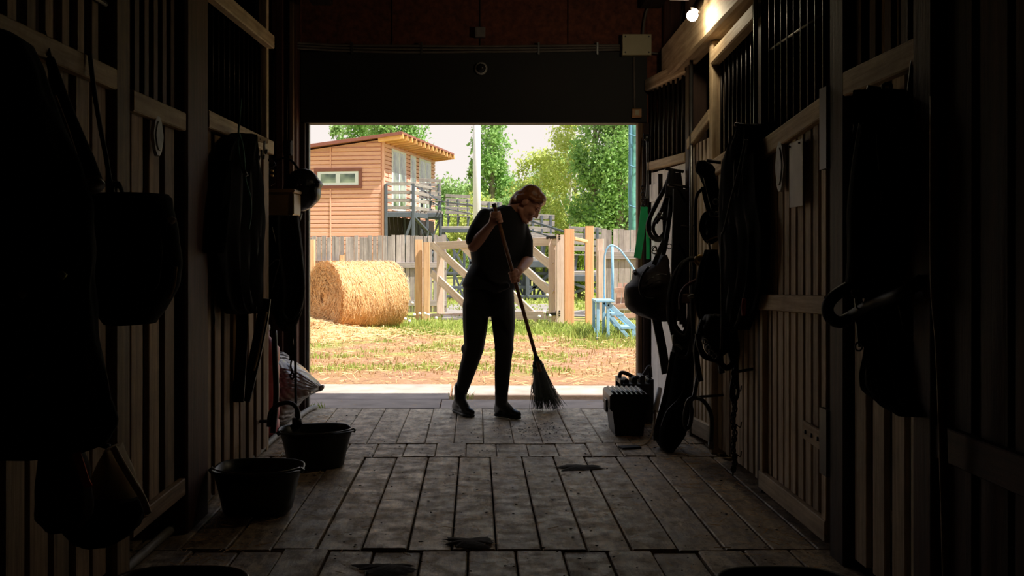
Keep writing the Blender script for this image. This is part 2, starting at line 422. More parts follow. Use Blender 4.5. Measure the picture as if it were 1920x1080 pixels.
# front gable with the doorway
wf = struct(thing('wall_front', (0, YD+.06, 0)))
xa, xb, zt = (570-CX)/F*YD, (1207-CX)/F*YD, zat(231, YD)
zl = zat(97, YD)
box('gable_panel', (-4.4, YD, -.05), (xa-.02, YD+.12, 3.1), M_osb, wf)
box('gable_panel', (xb+.02, YD, -.05), (4.4, YD+.12, 3.1), M_osb, wf)
box('gable_panel', (xa-.02, YD+.012, zl), (xb+.02, YD+.12, 3.1), M_osb, wf)
box('lintel', (xa-.02, YD-.02, zt), (xb+.02, YD+.12, zl), M_lintel, wf)
for i, px in enumerate((735, 900, 1065)):               # joints of the chipboard sheets
    box('sheet_joint', (P(px, 0, YD).x-.004, YD+.004, zl), (P(px, 0, YD).x+.004, YD+.013, 3.1), M_void, wf)
# jambs
M_jamb = wood('jamb_wood', (140, 112, 84), (84, 60, 44), var=.1)
box('jamb', (xa-.035, YD-.03, 0), (xa+.012, YD+.1, zt), M_post, wf)
box('jamb', (xa+.012, YD+.02, 0), (xa+.035, YD+.08, zt), M_steel, wf, .004)
box('jamb', (xb-.045, YD-.01, 0), (xb-.008, YD+.1, zt), M_jamb, wf)
box('jamb', (xb-.008, YD-.03, 0), (xb+.04, YD+.1, zt), M_post, wf)
box('jamb', (xb+.05, YD-.09, 0), (xb+.085, YD-.01, 2.2), M_post, wf)
box('corner_post', (P(500, 0, YD).x-.02, YD-.16, 0), (P(563, 0, YD).x, YD-.005, 3.08), M_red, wf, .01)
box('corner_post', (P(1240, 0, YD).x, YD-.1, 1.9), (P(1275, 0, YD).x, YD-.005, 3.08), M_red, wf, .01)

# ------------------------------------------------------------------ stall fronts
def boards(parent, X, Y0, Y1, z0, z1, pitch, bw, mat, th=.022, sx=1, name='board', slope=0):
    n = max(1, int(round((Y1-Y0)/pitch)))
    for i in range(n):
        y = Y0+(i+.5)*(Y1-Y0)/n
        b = bw*random.uniform(.92, 1.04); dx = random.uniform(-.004, .004)
        zt_ = z1+slope*(y-Y0)
        beam(name, (X+sx*th/2+dx, y+random.uniform(-.004, .004), z0+random.uniform(0, .012)), (X+sx*th/2+dx, y+random.uniform(-.004, .004), zt_), b, th, mat, parent, (0, 1, 0), .003)
def bars(parent, X, Y0, Y1, z0, z1, pitch=.095, r=.009, mat=None, s0=0, cross=()):
    n = max(1, int(round((Y1-Y0)/pitch)))
    for i in range(n+1):
        y = Y0+i*(Y1-Y0)/n
        tube('bar', [(X, y, z0+s0*(y-Y0)), (X, y, z1)], r, mat or M_iron, parent, k=6)
    for z in cross:
        tube('cross_bar', [(X, Y0, z), (X, Y1, z)], r*.8, mat or M_iron, parent, k=6)

# --- right, from the doorway towards the camera
X = XR
# white boarded stall front beside the doorway (turned slightly towards us)
wp0, wp1 = V((1.285, 7.83, 0)), V((XR, 7.06, 0))
def onwp(t, z, off=0):
    d = (wp1-wp0); nrm = V((-d.y, d.x, 0)).normalized()
    if nrm.x > 0: nrm = -nrm
    p = wp0+d*t+nrm*off; p.z = z; return p
for i in range(5):
    beam('white_board', onwp((i+.5)/5, .03, -.012), onwp((i+.5)/5, zat(322, 7.7)+.015*i/5, -.012), .157, .024, M_white, wr, wp1-wp0, .003)
for z in (1.60, .9):
    beam('white_rail', onwp(.0, z, .006), onwp(1, z, .006), .13, .014, M_white, wr, (0, 0, 1), .003)
beam('rail', onwp(-.02, 1.80), onwp(1.02, 1.80), .06, .06, M_rail, wr)
for i in range(9):
    t = i/8; tube('bar', [onwp(t, 1.82), onwp(t, 2.36)], .009, M_iron, wr, k=6)
beam('rail', onwp(-.05, 2.40), onwp(1.05, 2.40), .09, .07, M_rail, wr)
box('post', (XR-.02, 6.92, 0), (XR+.1, 7.05, 3.08), M_post, wr, .008)
# narrow boarded stretch, dark opening above
boards(wr, XR, 6.28, 6.92, .04, 1.86, .1, .075, M_stallR)
beam('rail', (XR-.015, 6.28, 1.98), (XR-.015, 6.92, 1.87), .07, .04, M_rail, wr)
beam('rail', (XR-.015, 6.28, .1), (XR-.015, 6.92, .06), .1, .03, M_stallR, wr)
box('post', (XR-.03, 6.2, 0), (XR+.06, 6.275, 2.4), M_rail, wr, .006)
tube('vertical_pipe', [(XR-.03, 6.80, .0), (XR-.03, 6.80, 2.4)], .012, M_steel, wr, k=8)
# barred stretch behind the hanging tack
boards(wr, XR, 5.28, 6.19, .04, 1.66, .1, .078, M_stallR)
beam('rail', (XR-.015, 5.28, 1.72), (XR-.015, 6.19, 1.66), .09, .045, M_rail, wr)
bars(wr, XR+.02, 5.3, 6.17, 1.7, 2.3)
beam('rail', (XR-.01, 5.25, 2.36), (XR-.01, 6.2, 2.30), .08, .06, M_rail, wr)
box('post', (XR-.01, 5.2, 0), (XR+.07, 5.28, 3.08), M_post, wr, .006)
tube('vertical_pipe', [(XR-.035, 5.21, 1.0), (XR-.035, 5.21, 3.06)], .012, M_steel, wr, k=8)
# stall door
d1 = struct(thing('door_1', (XR, 4.7, 0)))
boards(d1, XR, 4.24, 5.17, .05, 1.72, .098, .076, M_stallR, slope=-.09)
beam('rail', (XR-.012, 4.21, 1.755), (XR-.012, 5.19, 1.665), .085, .035, M_rail, d1)
beam('rail', (XR-.012, 4.21, .965), (XR-.012, 5.19, .93), .075, .03, M_rail, d1)
beam('rail', (XR-.012, 4.21, .07), (XR-.012, 5.19, .07), .085, .03, M_stallR, d1)
beam('stile', (XR-.008, 5.165, .06), (XR-.008, 5.165, .93), .05, .026, M_rail, d1, (0, 1, 0))
beam('stile', (XR-.008, 4.235, .06), (XR-.008, 4.235, 1.74), .06, .026, M_stallR, d1, (0, 1, 0))
beam('latch_plate', (XR-.022, 4.24, .42), (XR-.022, 4.48, .43), .075, .014, M_rail, d1)
for y in (4.28, 4.36, 4.44):
    tube('bolt', [(XR-.028, y, .425), (XR-.034, y, .425)], .009, M_iron, d1, k=8)
box('hinge', (XR-.04, 4.14, .30), (XR-.0, 4.235, .56), M_iron, d1)
box('hinge', (XR-.04, 4.14, 1.5), (XR-.0, 4.235, 1.82), M_iron, d1)
bars(d1, XR+.02, 4.25, 5.15, 1.72, 2.75, cross=(2.15, 2.6))
beam('rail', (XR-.0, 4.2, 2.78), (XR-.0, 5.2, 2.78), .08, .05, M_rail, d1)
for i in range(4):                                   # pale slats standing behind the bars
    y = 4.3+i*.13
    beam('slat', (XR+.35, y, 1.2), (XR+.35, y, 2.9), .07, .02, M_stallL, wr, (0, 1, 0))
# post and the stretch nearest the camera
box('post', (XR-.03, 3.98, 0), (XR+.1, 4.14, 3.08), M_post, wr, .01)
boards(wr, XR, 3.30, 3.97, .03, 1.78, .152, .112, M_stallR)
beam('rail', (XR-.015, 3.28, 1.80), (XR-.015, 3.97, 1.80), .09, .04, M_rail, wr)
for i in range(5):
    y = 3.36+i*.14
    beam('slat', (XR+.015, y, 1.84), (XR+.015, y, 3.0), .06, .022, M_red, wr, (0, 1, 0))
box('post', (XR-.06, 3.14, 0), (XR+.08, 3.28, 3.08), M_red, wr, .01)
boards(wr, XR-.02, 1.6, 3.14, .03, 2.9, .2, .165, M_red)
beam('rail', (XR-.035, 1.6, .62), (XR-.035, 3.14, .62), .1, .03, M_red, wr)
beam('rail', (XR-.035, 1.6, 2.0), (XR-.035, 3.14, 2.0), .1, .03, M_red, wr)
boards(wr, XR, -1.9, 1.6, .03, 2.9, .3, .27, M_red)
# header beam along the right stalls
beam('header_beam', (XR-.02, 3.2, 2.62), (XR-.02, 7.6, 2.50), .26, .12, M_rail, wr)
box('purlin', (XR-.2, -1.9, 2.95), (XR-.05, 7.8, 3.1), M_post, wr)
# dark stall partitions that close the view behind bars
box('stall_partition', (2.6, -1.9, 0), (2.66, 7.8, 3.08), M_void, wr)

# --- left, from the camera towards the doorway
X = XL
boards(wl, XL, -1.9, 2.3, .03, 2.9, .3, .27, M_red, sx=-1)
boards(wl, XL, 2.3, 3.58, .1, 1.74, .17, .125, M_stallL, sx=-1)
beam('rail', (XL+.012, 2.3, 1.745), (XL+.012, 3.58, 1.755), .07, .035, M_rail, wl)
for i in range(10):
    y = 2.36+i*.125
    beam('slat', (XL-.02, y, 1.78), (XL-.02, y, 3.0), .06, .02, M_stallL, wl, (0, 1, 0))
tube('cross_bar', [(XL+.0, 2.3, 2.0), (XL+.0, 3.55, 2.0)], .01, M_iron, wl, k=6)
box('post', (XL-.06, 3.60, 0), (XL+.02, 3.75, 3.08), M_postL, wl, .01)
d2 = struct(thing('door_2', (XL, 4.1, 0)))
boards(d2, XL, 3.77, 4.42, .2, 1.69, .2, .13, M_stallL, sx=-1)
beam('rail', (XL+.012, 3.76, 1.71), (XL+.012, 4.43, 1.715), .075, .035, M_rail, d2)
beam('rail', (XL+.012, 3.76, .2), (XL+.012, 4.43, .2), .07, .03, M_stallL, d2)
for i in range(6):
    y = 3.80+i*.115
    beam('slat', (XL-.02, y, 1.75), (XL-.02, y, 3.0), .055, .02, M_red, d2, (0, 1, 0))
box('post', (XL-.08, 4.45, 0), (XL+.03, 4.80, 3.08), M_red, wl, .012)
boards(wl, XL, 4.82, 6.33, .02, 1.77, .188, .125, M_stallL, sx=-1)
beam('rail', (XL+.012, 4.81, 1.775), (XL+.012, 6.34, 1.79), .08, .04, M_rail, wl)
bars(wl, XL-.02, 4.84, 6.3, 1.8, 2.36, pitch=.115)
beam('rail', (XL+.01, 4.81, 2.37), (XL+.01, 6.34, 2.42), .08, .05, M_rail, wl)
box('edge_post', (XL-.05, 6.29, 0), (XL+.0, 6.35, 2.9), M_rail, wl, .004)
box('edge_post', (XL-.05, 4.80, 0), (XL+.012, 4.835, 1.77), M_postL, wl, .004)
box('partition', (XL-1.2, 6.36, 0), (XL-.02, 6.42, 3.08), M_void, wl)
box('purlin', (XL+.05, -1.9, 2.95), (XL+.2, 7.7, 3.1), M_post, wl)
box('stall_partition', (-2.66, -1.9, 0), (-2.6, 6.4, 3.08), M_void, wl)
# upright timbers on the left of the doorway, seen from the aisle
for px, Y, w in ((548, 7.75, .03), (526, 7.7, .05)):
    p = P(px, 0, Y); box('upright', (p.x-w/2, Y-.05, 0), (p.x+w/2, Y, 3.06), M_jamb if w < .04 else M_red, wl, .004)

# pale pipe along the foot of the left stalls
tag(tube('floor_pipe', [G(150, 1150)+V((0, 0, .02)), G(280, 1037)+V((0, 0, .02)), G(400, 930)+V((0, 0, .02)), G(560, 786)+V((0, 0, .02)), G(592, 768)+V((0, 0, .02))], .019, plain('pale_pipe', (150, 146, 138), .6), None, n=3), 'pale pipe lying along the foot of the left stall boards', 'pipe')

# ================================================================== OUTSIDE
M_siding = wood('orange_siding', (240, 186, 162), (230, 168, 140), var=.06, stain=.08, stainrgb=(150, 84, 58), bump=.1, rough=.6)
M_trimbrown = plain('brown_trim', (142, 84, 70), .6, var=.1)
M_roof = plain('brown_roof', (150, 96, 80), .7, var=.15)
M_rafter = wood('rafter_wood', (246, 192, 128), (226, 160, 96), var=.1, stain=.1)
M_frame = plain('white_window_frame', (226, 228, 228), .5, var=.04)
M_greypaint = plain('grey_painted_steel', (84, 90, 98), .6, .1, .12)
M_deckwood = wood('weathered_deck', (176, 168, 160), (128, 120, 114), var=.15)
M_fence = wood('weathered_fence', (196, 184, 174), (136, 126, 120), var=.25, stain=.25, stainrgb=(70, 64, 62), sx=1.0, sy=30)
M_newwood = wood('fresh_timber', (226, 186, 146), (196, 150, 108), var=.1, stain=.1, stainrgb=(150, 104, 68))
M_orange = wood('orange_timber', (238, 182, 134), (222, 158, 108), var=.06, stain=.08, stainrgb=(168, 100, 60))
M_gate = wood('gate_timber', (222, 200, 182), (194, 168, 148), var=.12, stain=.12, stainrgb=(130, 106, 90))
M_blue = plain('light_blue_paint', (140, 184, 208), .5, var=.12, scale=20)
def glass_mat():
    m, n, l, b = newmat('window_glass')
    tx = n.new('ShaderNodeTexCoord'); no = n.new('ShaderNodeTexNoise'); no.inputs['Scale'].default_value = 1.3; no.inputs['Detail'].default_value = 2
    l.new(tx.outputs['Object'], no.inputs['Vector']); r = n.new('ShaderNodeValToRGB'); l.new(no.outputs['Fac'], r.inputs[0])
    r.color_ramp.elements[0].color = lin(60, 80, 70); r.color_ramp.elements[1].color = lin(170, 184, 160); r.color_ramp.elements[0].position = .38; r.color_ramp.elements[1].position = .62
    l.new(r.outputs[0], b.inputs['Base Color']); b.inputs['Roughness'].default_value = .06; b.inputs['Specular IOR Level'].default_value = .8
    return m
M_glass = glass_mat()

# ---- the orange house
HA = V((-3.32, 38.0, 0)); dR = V((1.56, 8.0, 0)).normalized(); dLft = V((-8.0, 1.56, 0)).normalized()
nR = V((dR.y, -dR.x, 0)); nL = -dR                    # outward normals of the right and the left face
house = thing('house', HA, 'orange clapboard house with a slanted roof and tall windows beyond the fence', 'house')
LR, LL = 8.0, 7.0
zc = zat(258, 38.0); slope = .118
def roofz(t): return zc-slope*t
# core body
A = HA; B = HA+dR*LR; C_ = B+dLft*LL; D = HA+dLft*LL
ins = .03
def inner(p, t): return p+(dR*ins if True else 0)+dLft*ins
vs = []
for p, t in ((A+dR*ins+dLft*ins, 0), (B-dR*ins+dLft*ins, 0), (C_-dR*ins-dLft*ins, LL), (D+dR*ins-dLft*ins, LL)):
    vs.append(V((p.x, p.y, -.1))); vs.append(V((p.x, p.y, roofz(t)-.06)))
meshobj('wall', vs, [(0, 1, 3, 2), (2, 3, 5, 4), (4, 5, 7, 6), (6, 7, 1, 0), (1, 7, 5, 3)], M_siding, house, origin=HA)
bh = .152; nb = int((zc)/bh)
for i in range(nb):
    z0 = .02+i*bh; zm = z0+bh/2
    if z0+bh < 1.2: continue
    tmax = min(LL, (zc-.1-z0-bh)/slope) if slope else LL
    if tmax > .35:
        for a, b in ((.08, 1.92), (1.98, LL)):
            b = min(b, tmax)
            if b-a > .2:
                beam('siding_board', V((A+dLft*a).to_tuple()[:2]+(zm,))+nL*.0, V((A+dLft*b).to_tuple()[:2]+(zm,))+nL*.0, bh-.022, .05, M_siding, house, (0, 0, 1), .012)
    if z0+bh < zc-.05:
        beam('siding_board', V((A+dR*.08).to_tuple()[:2]+(zm,)), V((A+dR*(LR-.02)).to_tuple()[:2]+(zm,)), bh-.022, .05, M_siding, house, (0, 0, 1), .012)
zz = lambda p, z: V((p.x, p.y, z))
beam('corner_trim', zz(A+dR*.04, .0), zz(A+dR*.04, zc-.08), .12, .09, M_siding, house, dR)
beam('seam_trim', zz(A+dLft*1.95+nL*.03, .0), zz(A+dLft*1.95+nL*.03, roofz(1.95)-.08), .05, .03, M_siding, house, dLft)
# roof slab with overhangs, rafters under the right eave
ov = .78
R0 = A+nR*ov+nL*.35; R1 = B+nR*ov-nL*.3; R2 = C_-nR*.3-nL*.3; R3 = D-nR*.3+nL*.35
rv = []
for p in (R0, R1, R2, R3):
    t = (p-A).dot(dLft); rv += [zz(p, roofz(t)), zz(p, roofz(t)+.07)]
meshobj('roof', rv, [(0, 2, 4, 6), (1, 7, 5, 3), (0, 1, 3, 2), (2, 3, 5, 4), (4, 5, 7, 6), (6, 7, 1, 0)], M_roof, house, origin=A)
nraf = 14
for i in range(nraf):
    p = A+nL*.25+dR*(i*(LR+.5)/(nraf-1)); q = p+nR*(ov-.03)
    beam('rafter', zz(p-nR*.1, roofz(0)-.10), zz(q+nR*.06, roofz(-ov)-.09), .18, .09, M_rafter, house, (0, 0, 1))
beam('fascia', zz(R0, roofz(-ov)+.035), zz(R1, roofz(-ov)+.035), .075, .03, M_trimbrown, house, (0, 0, 1))
beam('fascia', zz(R0, roofz(-ov)+.02), zz(R3, roofz(LL)+.02), .12, .03, M_trimbrown, house, (0, 0, 1))
# strip window on the left face
def face_pt(px, py):                                   # a pixel onto the left face
    t = ((px-CX)/F*A.y-A.x)/(dLft.x-(px-CX)/F*dLft.y); p = A+dLft*t; return zz(p, zat(py, p.y))
def rface_pt(px, py):
    t = ((px-CX)/F*A.y-A.x)/(dR.x-(px-CX)/F*dR.y); p = A+dR*t; return zz(p, zat(py, p.y))
def window(a, b, z0, z1, nrm, fr, nm=2, surround=None, pane_name='pane'):
    """a, b: the two bottom corners"""
    a, b = zz(a, 0)+nrm*.04, zz(b, 0)+nrm*.04; d = (b-a)
    w = beam('window', zz(a, (z0+z1)/2), zz(b, (z0+z1)/2), z1-z0, .03, M_frame, house, (0, 0, 1), .004)
    if surround:
        for z in (z0-.06, z1+.06): beam('window_surround', zz(a-d.normalized()*.12, z), zz(b+d.normalized()*.12, z), .12, .07, surround, w, (0, 0, 1))
        for p in (a-d.normalized()*.06, b+d.normalized()*.06): beam('window_surround', zz(p, z0), zz(p, z1), .12, .07, surround, w, d)
    for i in range(nm):
        p0 = a+d*(i/nm)+d.normalized()*(.13 if i == 0 else .08)+nrm*.012; p1 = a+d*((i+1)/nm)-d.normalized()*(.13 if i == nm-1 else .08)+nrm*.012
        beam('pane', zz(p0, (z0+z1)/2), zz(p1, (z0+z1)/2), z1-z0-.18, .014, M_glass, w, (0, 0, 1), .002)
a, b = face_pt(673, 347), face_pt(596, 347)
window(b, a, a.z, face_pt(671, 321).z, nL, M_frame, 2, M_trimbrown)
zb = 2.66
for p0, p1, nm in ((733, 759, 2), (768, 778, 1), (784, 806, 2)):
    a, b = rface_pt(p0, 300), rface_pt(p1, 300)
    window(a, b, zb, 4.92, nR, M_frame, nm)
for i in range(18):                                    # dark boards added to stand for the shade below the deck
    a = A+dR*(.25+i*.42)+nR*.05; beam('undercroft_shade_board', zz(a, .0), zz(a, 2.42), .40, .04, M_void, house, dR)

# ---- raised deck in front of the house's right face
deck = thing('raised_deck', (-2.6, 38.6, 0), 'grey steel balcony deck on posts with plank railing beside the orange house', 'deck')
zd = zat(397, 38.0); zr = zat(345, 38.0)
q0 = V((P(724, 0, 38).x, 37.95, 0)); q1 = V((P(775, 0, 38).x, 37.95, 0)); q2 = V((-1.42, 41.8, 0)); q3 = q2-V((.9, -.2, 0))
for i in range(7):
    t0, t1 = i/7, (i+1)/7
    a = q0.lerp(V((q0.x+.75, 41.8, 0)), (t0+t1)/2); b = q1.lerp(q2, (t0+t1)/2)
    beam('deck_board', zz(a, zd), zz(b, zd), .5, .05, M_deckwood, deck, (0, 1, 0))
for a, b in ((q0, q1), (q1, q2)):
    beam('deck_beam', zz(a, zd-.11), zz(b, zd-.11), .17, .08, M_greypaint, deck)
    for k, f in enumerate((.0, .33, .64, .93)):
        z = zr-(zr-zd-.08)*f
        beam('railing_plank', zz(a, z), zz(b, z), .12, .03, M_deckwood, deck)
for p, zt_ in ((q0, zr), (q1, zr+.02), (q2, zr), (q1.lerp(q2, .5), zd)):
    beam('deck_post', zz(p, 0), zz(p, zt_), .11, .11, M_greypaint, deck, (1, 0, 0))
beam('brace', zz(q1, zd-.15), zz(q0.lerp(q1, .45), .9), .1, .08, M_greypaint, deck, (1, 0, 0))
beam('brace', zz(q1, zd-.15), zz(q2, zd-1.15), .1, .08, M_greypaint, deck, (1, 0, 0))
beam('brace', zz(q2, zd-.9), zz(q1.lerp(q2, .5), .8), .1, .08, M_greypaint, deck, (1, 0, 0))
for i in range(5):
    p = q0+V((.2+i*.28, 2.6, 0)); beam('back_post', zz(p, 0), zz(p, zd-.1), .08, .08, M_greypaint, deck, (1, 0, 0))

# ---- grandstand stepping down to the right of the deck
def bench(par, x0, x1, Y, zs, slats=5, tilt=.12, dy=.0):
    for i in range(slats):
        z = zs+.16+i*.16
        beam('back_slat', (x0, Y+.45+tilt*i*.2, z), (x1, Y+.45+tilt*i*.2+dy, z-.04), .125, .03, M_deckwood, par)
    for i in range(3):
        beam('seat_slat', (x0, Y+.02+i*.14, zs), (x1, Y+.02+i*.14+dy, zs-.02), .03, .12, M_deckwood, par)
    for x in (x0+.1, (x0+x1)/2, x1-.1):
        beam('bench_leg', (x, Y+.05, zs-.42), (x+.06, Y+.08, zs-.02), .06, .05, M_greypaint, par, (1, 0, 0))
        beam('bench_leg', (x, Y+.45, zs-.42), (x, Y+.5, zs+.65), .06, .05, M_greypaint, par, (1, 0, 0))
gs = thing('grandstand', (1.0, 41.0, 0), 'stepped grey grandstand of steel frames and slatted benches behind the gate', 'grandstand')
tiers = [(779, 829, 398, 40.2), (829, 884, 427, 40.8), (884, 945, 452, 30.0), (935, 995, 470, 28.0), (984, 1046, 486, 26.5), (1060, 1135, 512, 26.0)]
for ti, (l, r, py, Y) in enumerate(tiers):
    x0, x1, z = P(l, 0, Y).x, P(r, 0, Y).x, zat(py, Y)
    beam('platform', (x0, Y+.4, z), (x1, Y+.4, z), .1, 1.5, M_deckwood, gs)
    beam('platform_beam', (x0, Y-.37, z-.12), (x1, Y-.37, z-.12), .16, .08, M_greypaint, gs)
    if ti > 0 or True: bench(gs, x0+.12, x1-.05, Y-.1, z+.45, 5 if ti < 2 else 4)
    for x in (x0+.05, x1-.05):
        for yy in (Y-.35, Y+1.1):
            if z > .25: beam('frame_post', (x, yy, -.05), (x, yy, z-.05), .09, .09, M_greypaint, gs, (1, 0, 0))
    if z > .5:
        beam('brace', (x0+.05, Y-.36, z-.2), (x1-.05, Y-.36, .12), .07, .05, M_greypaint, gs)
        beam('brace', (x1-.05, Y-.30, z-.2), (x0+.05, Y-.30, .12), .07, .05, M_greypaint, gs)
        beam('brace', (x0+.05, Y+1.1, z-.2), (x1-.05, Y+1.1, .12), .07, .05, M_greypaint, gs)
    if ti+1 < len(tiers):
        n2 = tiers[ti+1]; x2 = P(n2[0], 0, n2[3]).x; z2 = zat(n2[2], n2[3])
        for z_, w in ((.75, .03), (.98, .05)):
            beam('hand_rail', (x0, Y-.4, z+z_), (x2, n2[3]-.4, z2+z_), w, .04, M_greypaint, gs)
for z, yy in ((.28, 26.2), (.62, 26.3), (.06, 26.1)):
    beam('frame_rail', (P(826, 0, yy).x, yy, z), (P(1046, 0, yy).x, yy, z), .07, .05, M_greypaint, gs)
for i in range(12):
    x = P(832+i*19, 0, 26.6).x
    beam('brace', (x, 26.6+.1*(i % 3), -.05), (x+(.5 if i % 2 else -.4), 26.6+.1*(i % 3), 1.05), .05, .04, M_greypaint, gs)
    beam('frame_post', (x, 27.0, -.05), (x, 27.0, 1.25-.05*i), .06, .06, M_greypaint, gs, (1, 0, 0))

# ---- white pole
tag(tube('flag_pole', [G(894, 560)*1.0+V((0, 0, -.1)), P(894, 60, G(894, 560).y)], .075*26.2/20, plain('white_metal', (225, 222, 222), .5, var=.04), None, k=14), 'tall white metal pole standing between the house and the trees', 'pole')

# ---- left board fence
fl = thing('board_fence', (-2.0, 20.6, 0), 'weathered grey upright board fence behind the hay bale', 'fence')
Yf = 20.6; xs0, xs1 = P(412, 0, Yf).x, P(838, 0, Yf).x; n = 49
for i in range(n):
    x = xs0+(i+.5)*(xs1-xs0)/n; zt_ = zat(445-4*(i/n), Yf)+random.uniform(-.02, .02)
    w = (xs1-xs0)/n*random.uniform(.8, .98)
    beam('fence_board', (x, Yf, .0), (x+random.uniform(-.015, .015), Yf+random.uniform(-.01, .01), zt_), w, .022, M_fence, fl, (1, 0, 0), .003)
for z in (zat(497, Yf), zat(568, Yf)):
    beam('fence_rail', (xs0, Yf-.035, z), (xs1, Yf-.035, z), .11, .04, M_fence, fl)
p = P(641, 500, Yf-.1); beam('fence_post', (p.x, Yf-.1, 0), (p.x, Yf-.1, zat(478, Yf)), .09, .09, M_newwood, fl, (1, 0, 0))
beam('fence_plank', P(590, 495, Yf-.12), P(632, 495, Yf-.12), .13, .03, wood('brown_plank', (150, 110, 92), (112, 78, 62)), fl)
p = P(582, 500, 19.5); beam('fence_post', (p.x, 19.5, 0), (p.x, 19.5, zat(449, 19.5)), .17, .12, M_newwood, fl, (1, 0, 0))

# ---- right board fence
fr_ = thing('board_fence', (2.6, 18.6, 0), 'weathered grey board fence behind the blue steps', 'fence')
Yf = 18.6; xs0, xs1 = P(1126, 0, Yf).x, P(1260, 0, Yf).x; n = 12
for i in range(n):
    x = xs0+(i+.5)*(xs1-xs0)/n; zt_ = zat(430, Yf)+random.uniform(-.015, .015)
    beam('fence_board', (x, Yf, .0), (x+random.uniform(-.012, .012), Yf, zt_), (xs1-xs0)/n*random.uniform(.84, .97), .022, M_fence, fr_, (1, 0, 0), .003)
for py in (479, 575):
    beam('fence_rail', (xs0, Yf-.035, zat(py, Yf)), (xs1, Yf-.035, zat(py, Yf)), .13, .04, M_fence, fr_)
p = P(1125, 0, 18.2); beam('fence_post', (p.x, 18.2, 0), (p.x, 18.2, zat(448, 18.2)), .12, .1, M_gate, fr_, (1, 0, 0))
beam('fence_post', (p.x+.02, 18.1, 0), (p.x+.02, 18.1, zat(470, 18.1)), .13, .05, M_gate, fr_, (1, 0, 0))

# ---- gate and its posts
gp = [G(793, 594), G(1050, 609)]
def tpost(px, pb, pt, w, t, mat, label):
    b = G(px, pb); o = beam('gate_post', b+V((0, 0, -.05)), zz(b, zat(pt, b.y)), w, t, mat, None, (1, 0, 0), .006)
    return tag(o, label, 'post')
tpost(785, 596, 449, .125, .12, M_newwood, 'fresh timber gate post right of the hay bale')
tpost(800, 597, 454, .115, .1, M_newwood, 'slimmer second timber post doubled against the gate left end')
tpost(1067, 614, 429, .145, .13, M_orange, 'orange square post right next to the gate hinges')
tpost(1105, 606, 424, .125, .13, M_orange, 'tall orange square post beside the blue steps')
gate = thing('wooden_gate', (P(930, 0, 17.6).x, 17.6, 0), 'pale timber field gate with diagonal braces behind the person', 'gate')
gl, gr = G(812, 590), G(1044, 606); gl.y += .1
def ongate(px, py):
    t = (px-812)/(1044-812); Y = gl.y+(gr.y-gl.y)*t
    for _ in range(3):
        p = P(px, py, Y)
    return p
beam('gate_rail', ongate(806, 461), ongate(1050, 452), .14, .04, M_gate, gate)
beam('gate_rail', ongate(806, 595), ongate(1045, 590), .13, .04, M_gate, gate)
def gbrace(a, b, w=.14): beam('gate_brace', ongate(*a)-V((0, .03, 0)), ongate(*b)-V((0, .03, 0)), w, .035, M_gate, gate, (0, 0, 1))
gbrace((812, 459), (905, 545)); gbrace((810, 512), (890, 588)); gbrace((858, 452), (1008, 598)); gbrace((930, 455), (1036, 552)); gbrace((985, 458), (1035, 500))
beam('gate_stile', ongate(1037, 604), ongate(1037, 447), .15, .06, M_gate, gate, (1, 0, 0))
beam('gate_stile', ongate(1051, 613), ongate(1051, 440), .14, .1, M_gate, gate, (1, 0, 0))
beam('gate_stile', ongate(826, 588), ongate(826, 470), .14, .05, M_gate, gate, (1, 0, 0))
for py in (445, 588):
    h = beam('hinge', ongate(1024, py+1)-V((0, .09, 0)), ongate(1042, py)-V((0, .09, 0)), .045, .015, M_iron, gate)
    for k in range(3): tube('hinge_ring', [ongate(1042, py-5+k*4)-V((0, .08, 0)), ongate(1049, py-5+k*4)-V((0, .08, 0))], .012, M_iron, h, k=6)
beam('top_bar', P(1076, 447, 16.4), P(1100, 453, 16.9), .05, .05, M_newwood, fr_)
# grey boards and path seen through the gap between the orange posts
for i in range(3):
    p0 = P(1074, 560+i*12, 19.5+i*.4); p1 = P(1112, 556+i*12, 20.5+i*.4)
    p0.z = -.03; p1.z = -.03
    tag(beam('ramp_board', p0, p1, .04, .5, M_deckwood, None, (0, 0, 1)), ['topmost grey board of the ramp seen between the orange posts', 'middle grey board of the ramp seen between the orange posts', 'lowest grey board of the ramp seen between the orange posts'][i], 'board')
path = struct(box('path', (P(830, 0, 19).x, 18.6, -.03), (P(1060, 0, 19).x, 23.5, .004), plain('path_concrete', (138, 130, 122), .9, var=.2, scale=4, bump=.4), None))

# ---- blue mounting steps
st = thing('mounting_steps', (2.0, 14.6, 0), 'light blue wooden mounting steps with a curved handrail', 'steps')
Y0 = H*F/(633-YH); Y1 = Y0+.5
def bp(px, py, dy=0): return P(px, py, Y0+dy)
ztop = zat(567, Y0)
for px, pb in ((1121, 635), (1140, 636)):
    p = P(px, 0, Y0); beam('leg', (p.x, Y0, -.02), (p.x, Y0, ztop), .04, .035, M_blue, st, (1, 0, 0))
    beam('leg', (p.x+.0, Y1, -.02), (p.x, Y1, ztop), .04, .035, M_blue, st, (1, 0, 0))
xl_, xr_ = P(1117, 0, Y0).x, P(1145, 0, Y0).x
for k in range(4): beam('top_board', (xl_, Y0+.02+k*.14, ztop+.015), (xr_+.05, Y0+.02+k*.14, ztop+.015), .03, .125, M_blue, st)
for yy in (Y0, Y1):
    beam('stringer', (P(1141, 0, Y0).x, yy, ztop-.02), (P(1191, 0, Y0).x, yy, .12), .06, .035, M_blue, st)
    beam('stringer', (P(1144, 0, Y0).x, yy, zat(592, Y0)), (P(1178, 0, Y0).x, yy, .0), .05, .03, M_blue, st)
    beam('foot', (P(1189, 0, Y0).x, yy, -.02), (P(1187, 0, Y0).x, yy, .18), .05, .03, M_blue, st, (1, 0, 0))
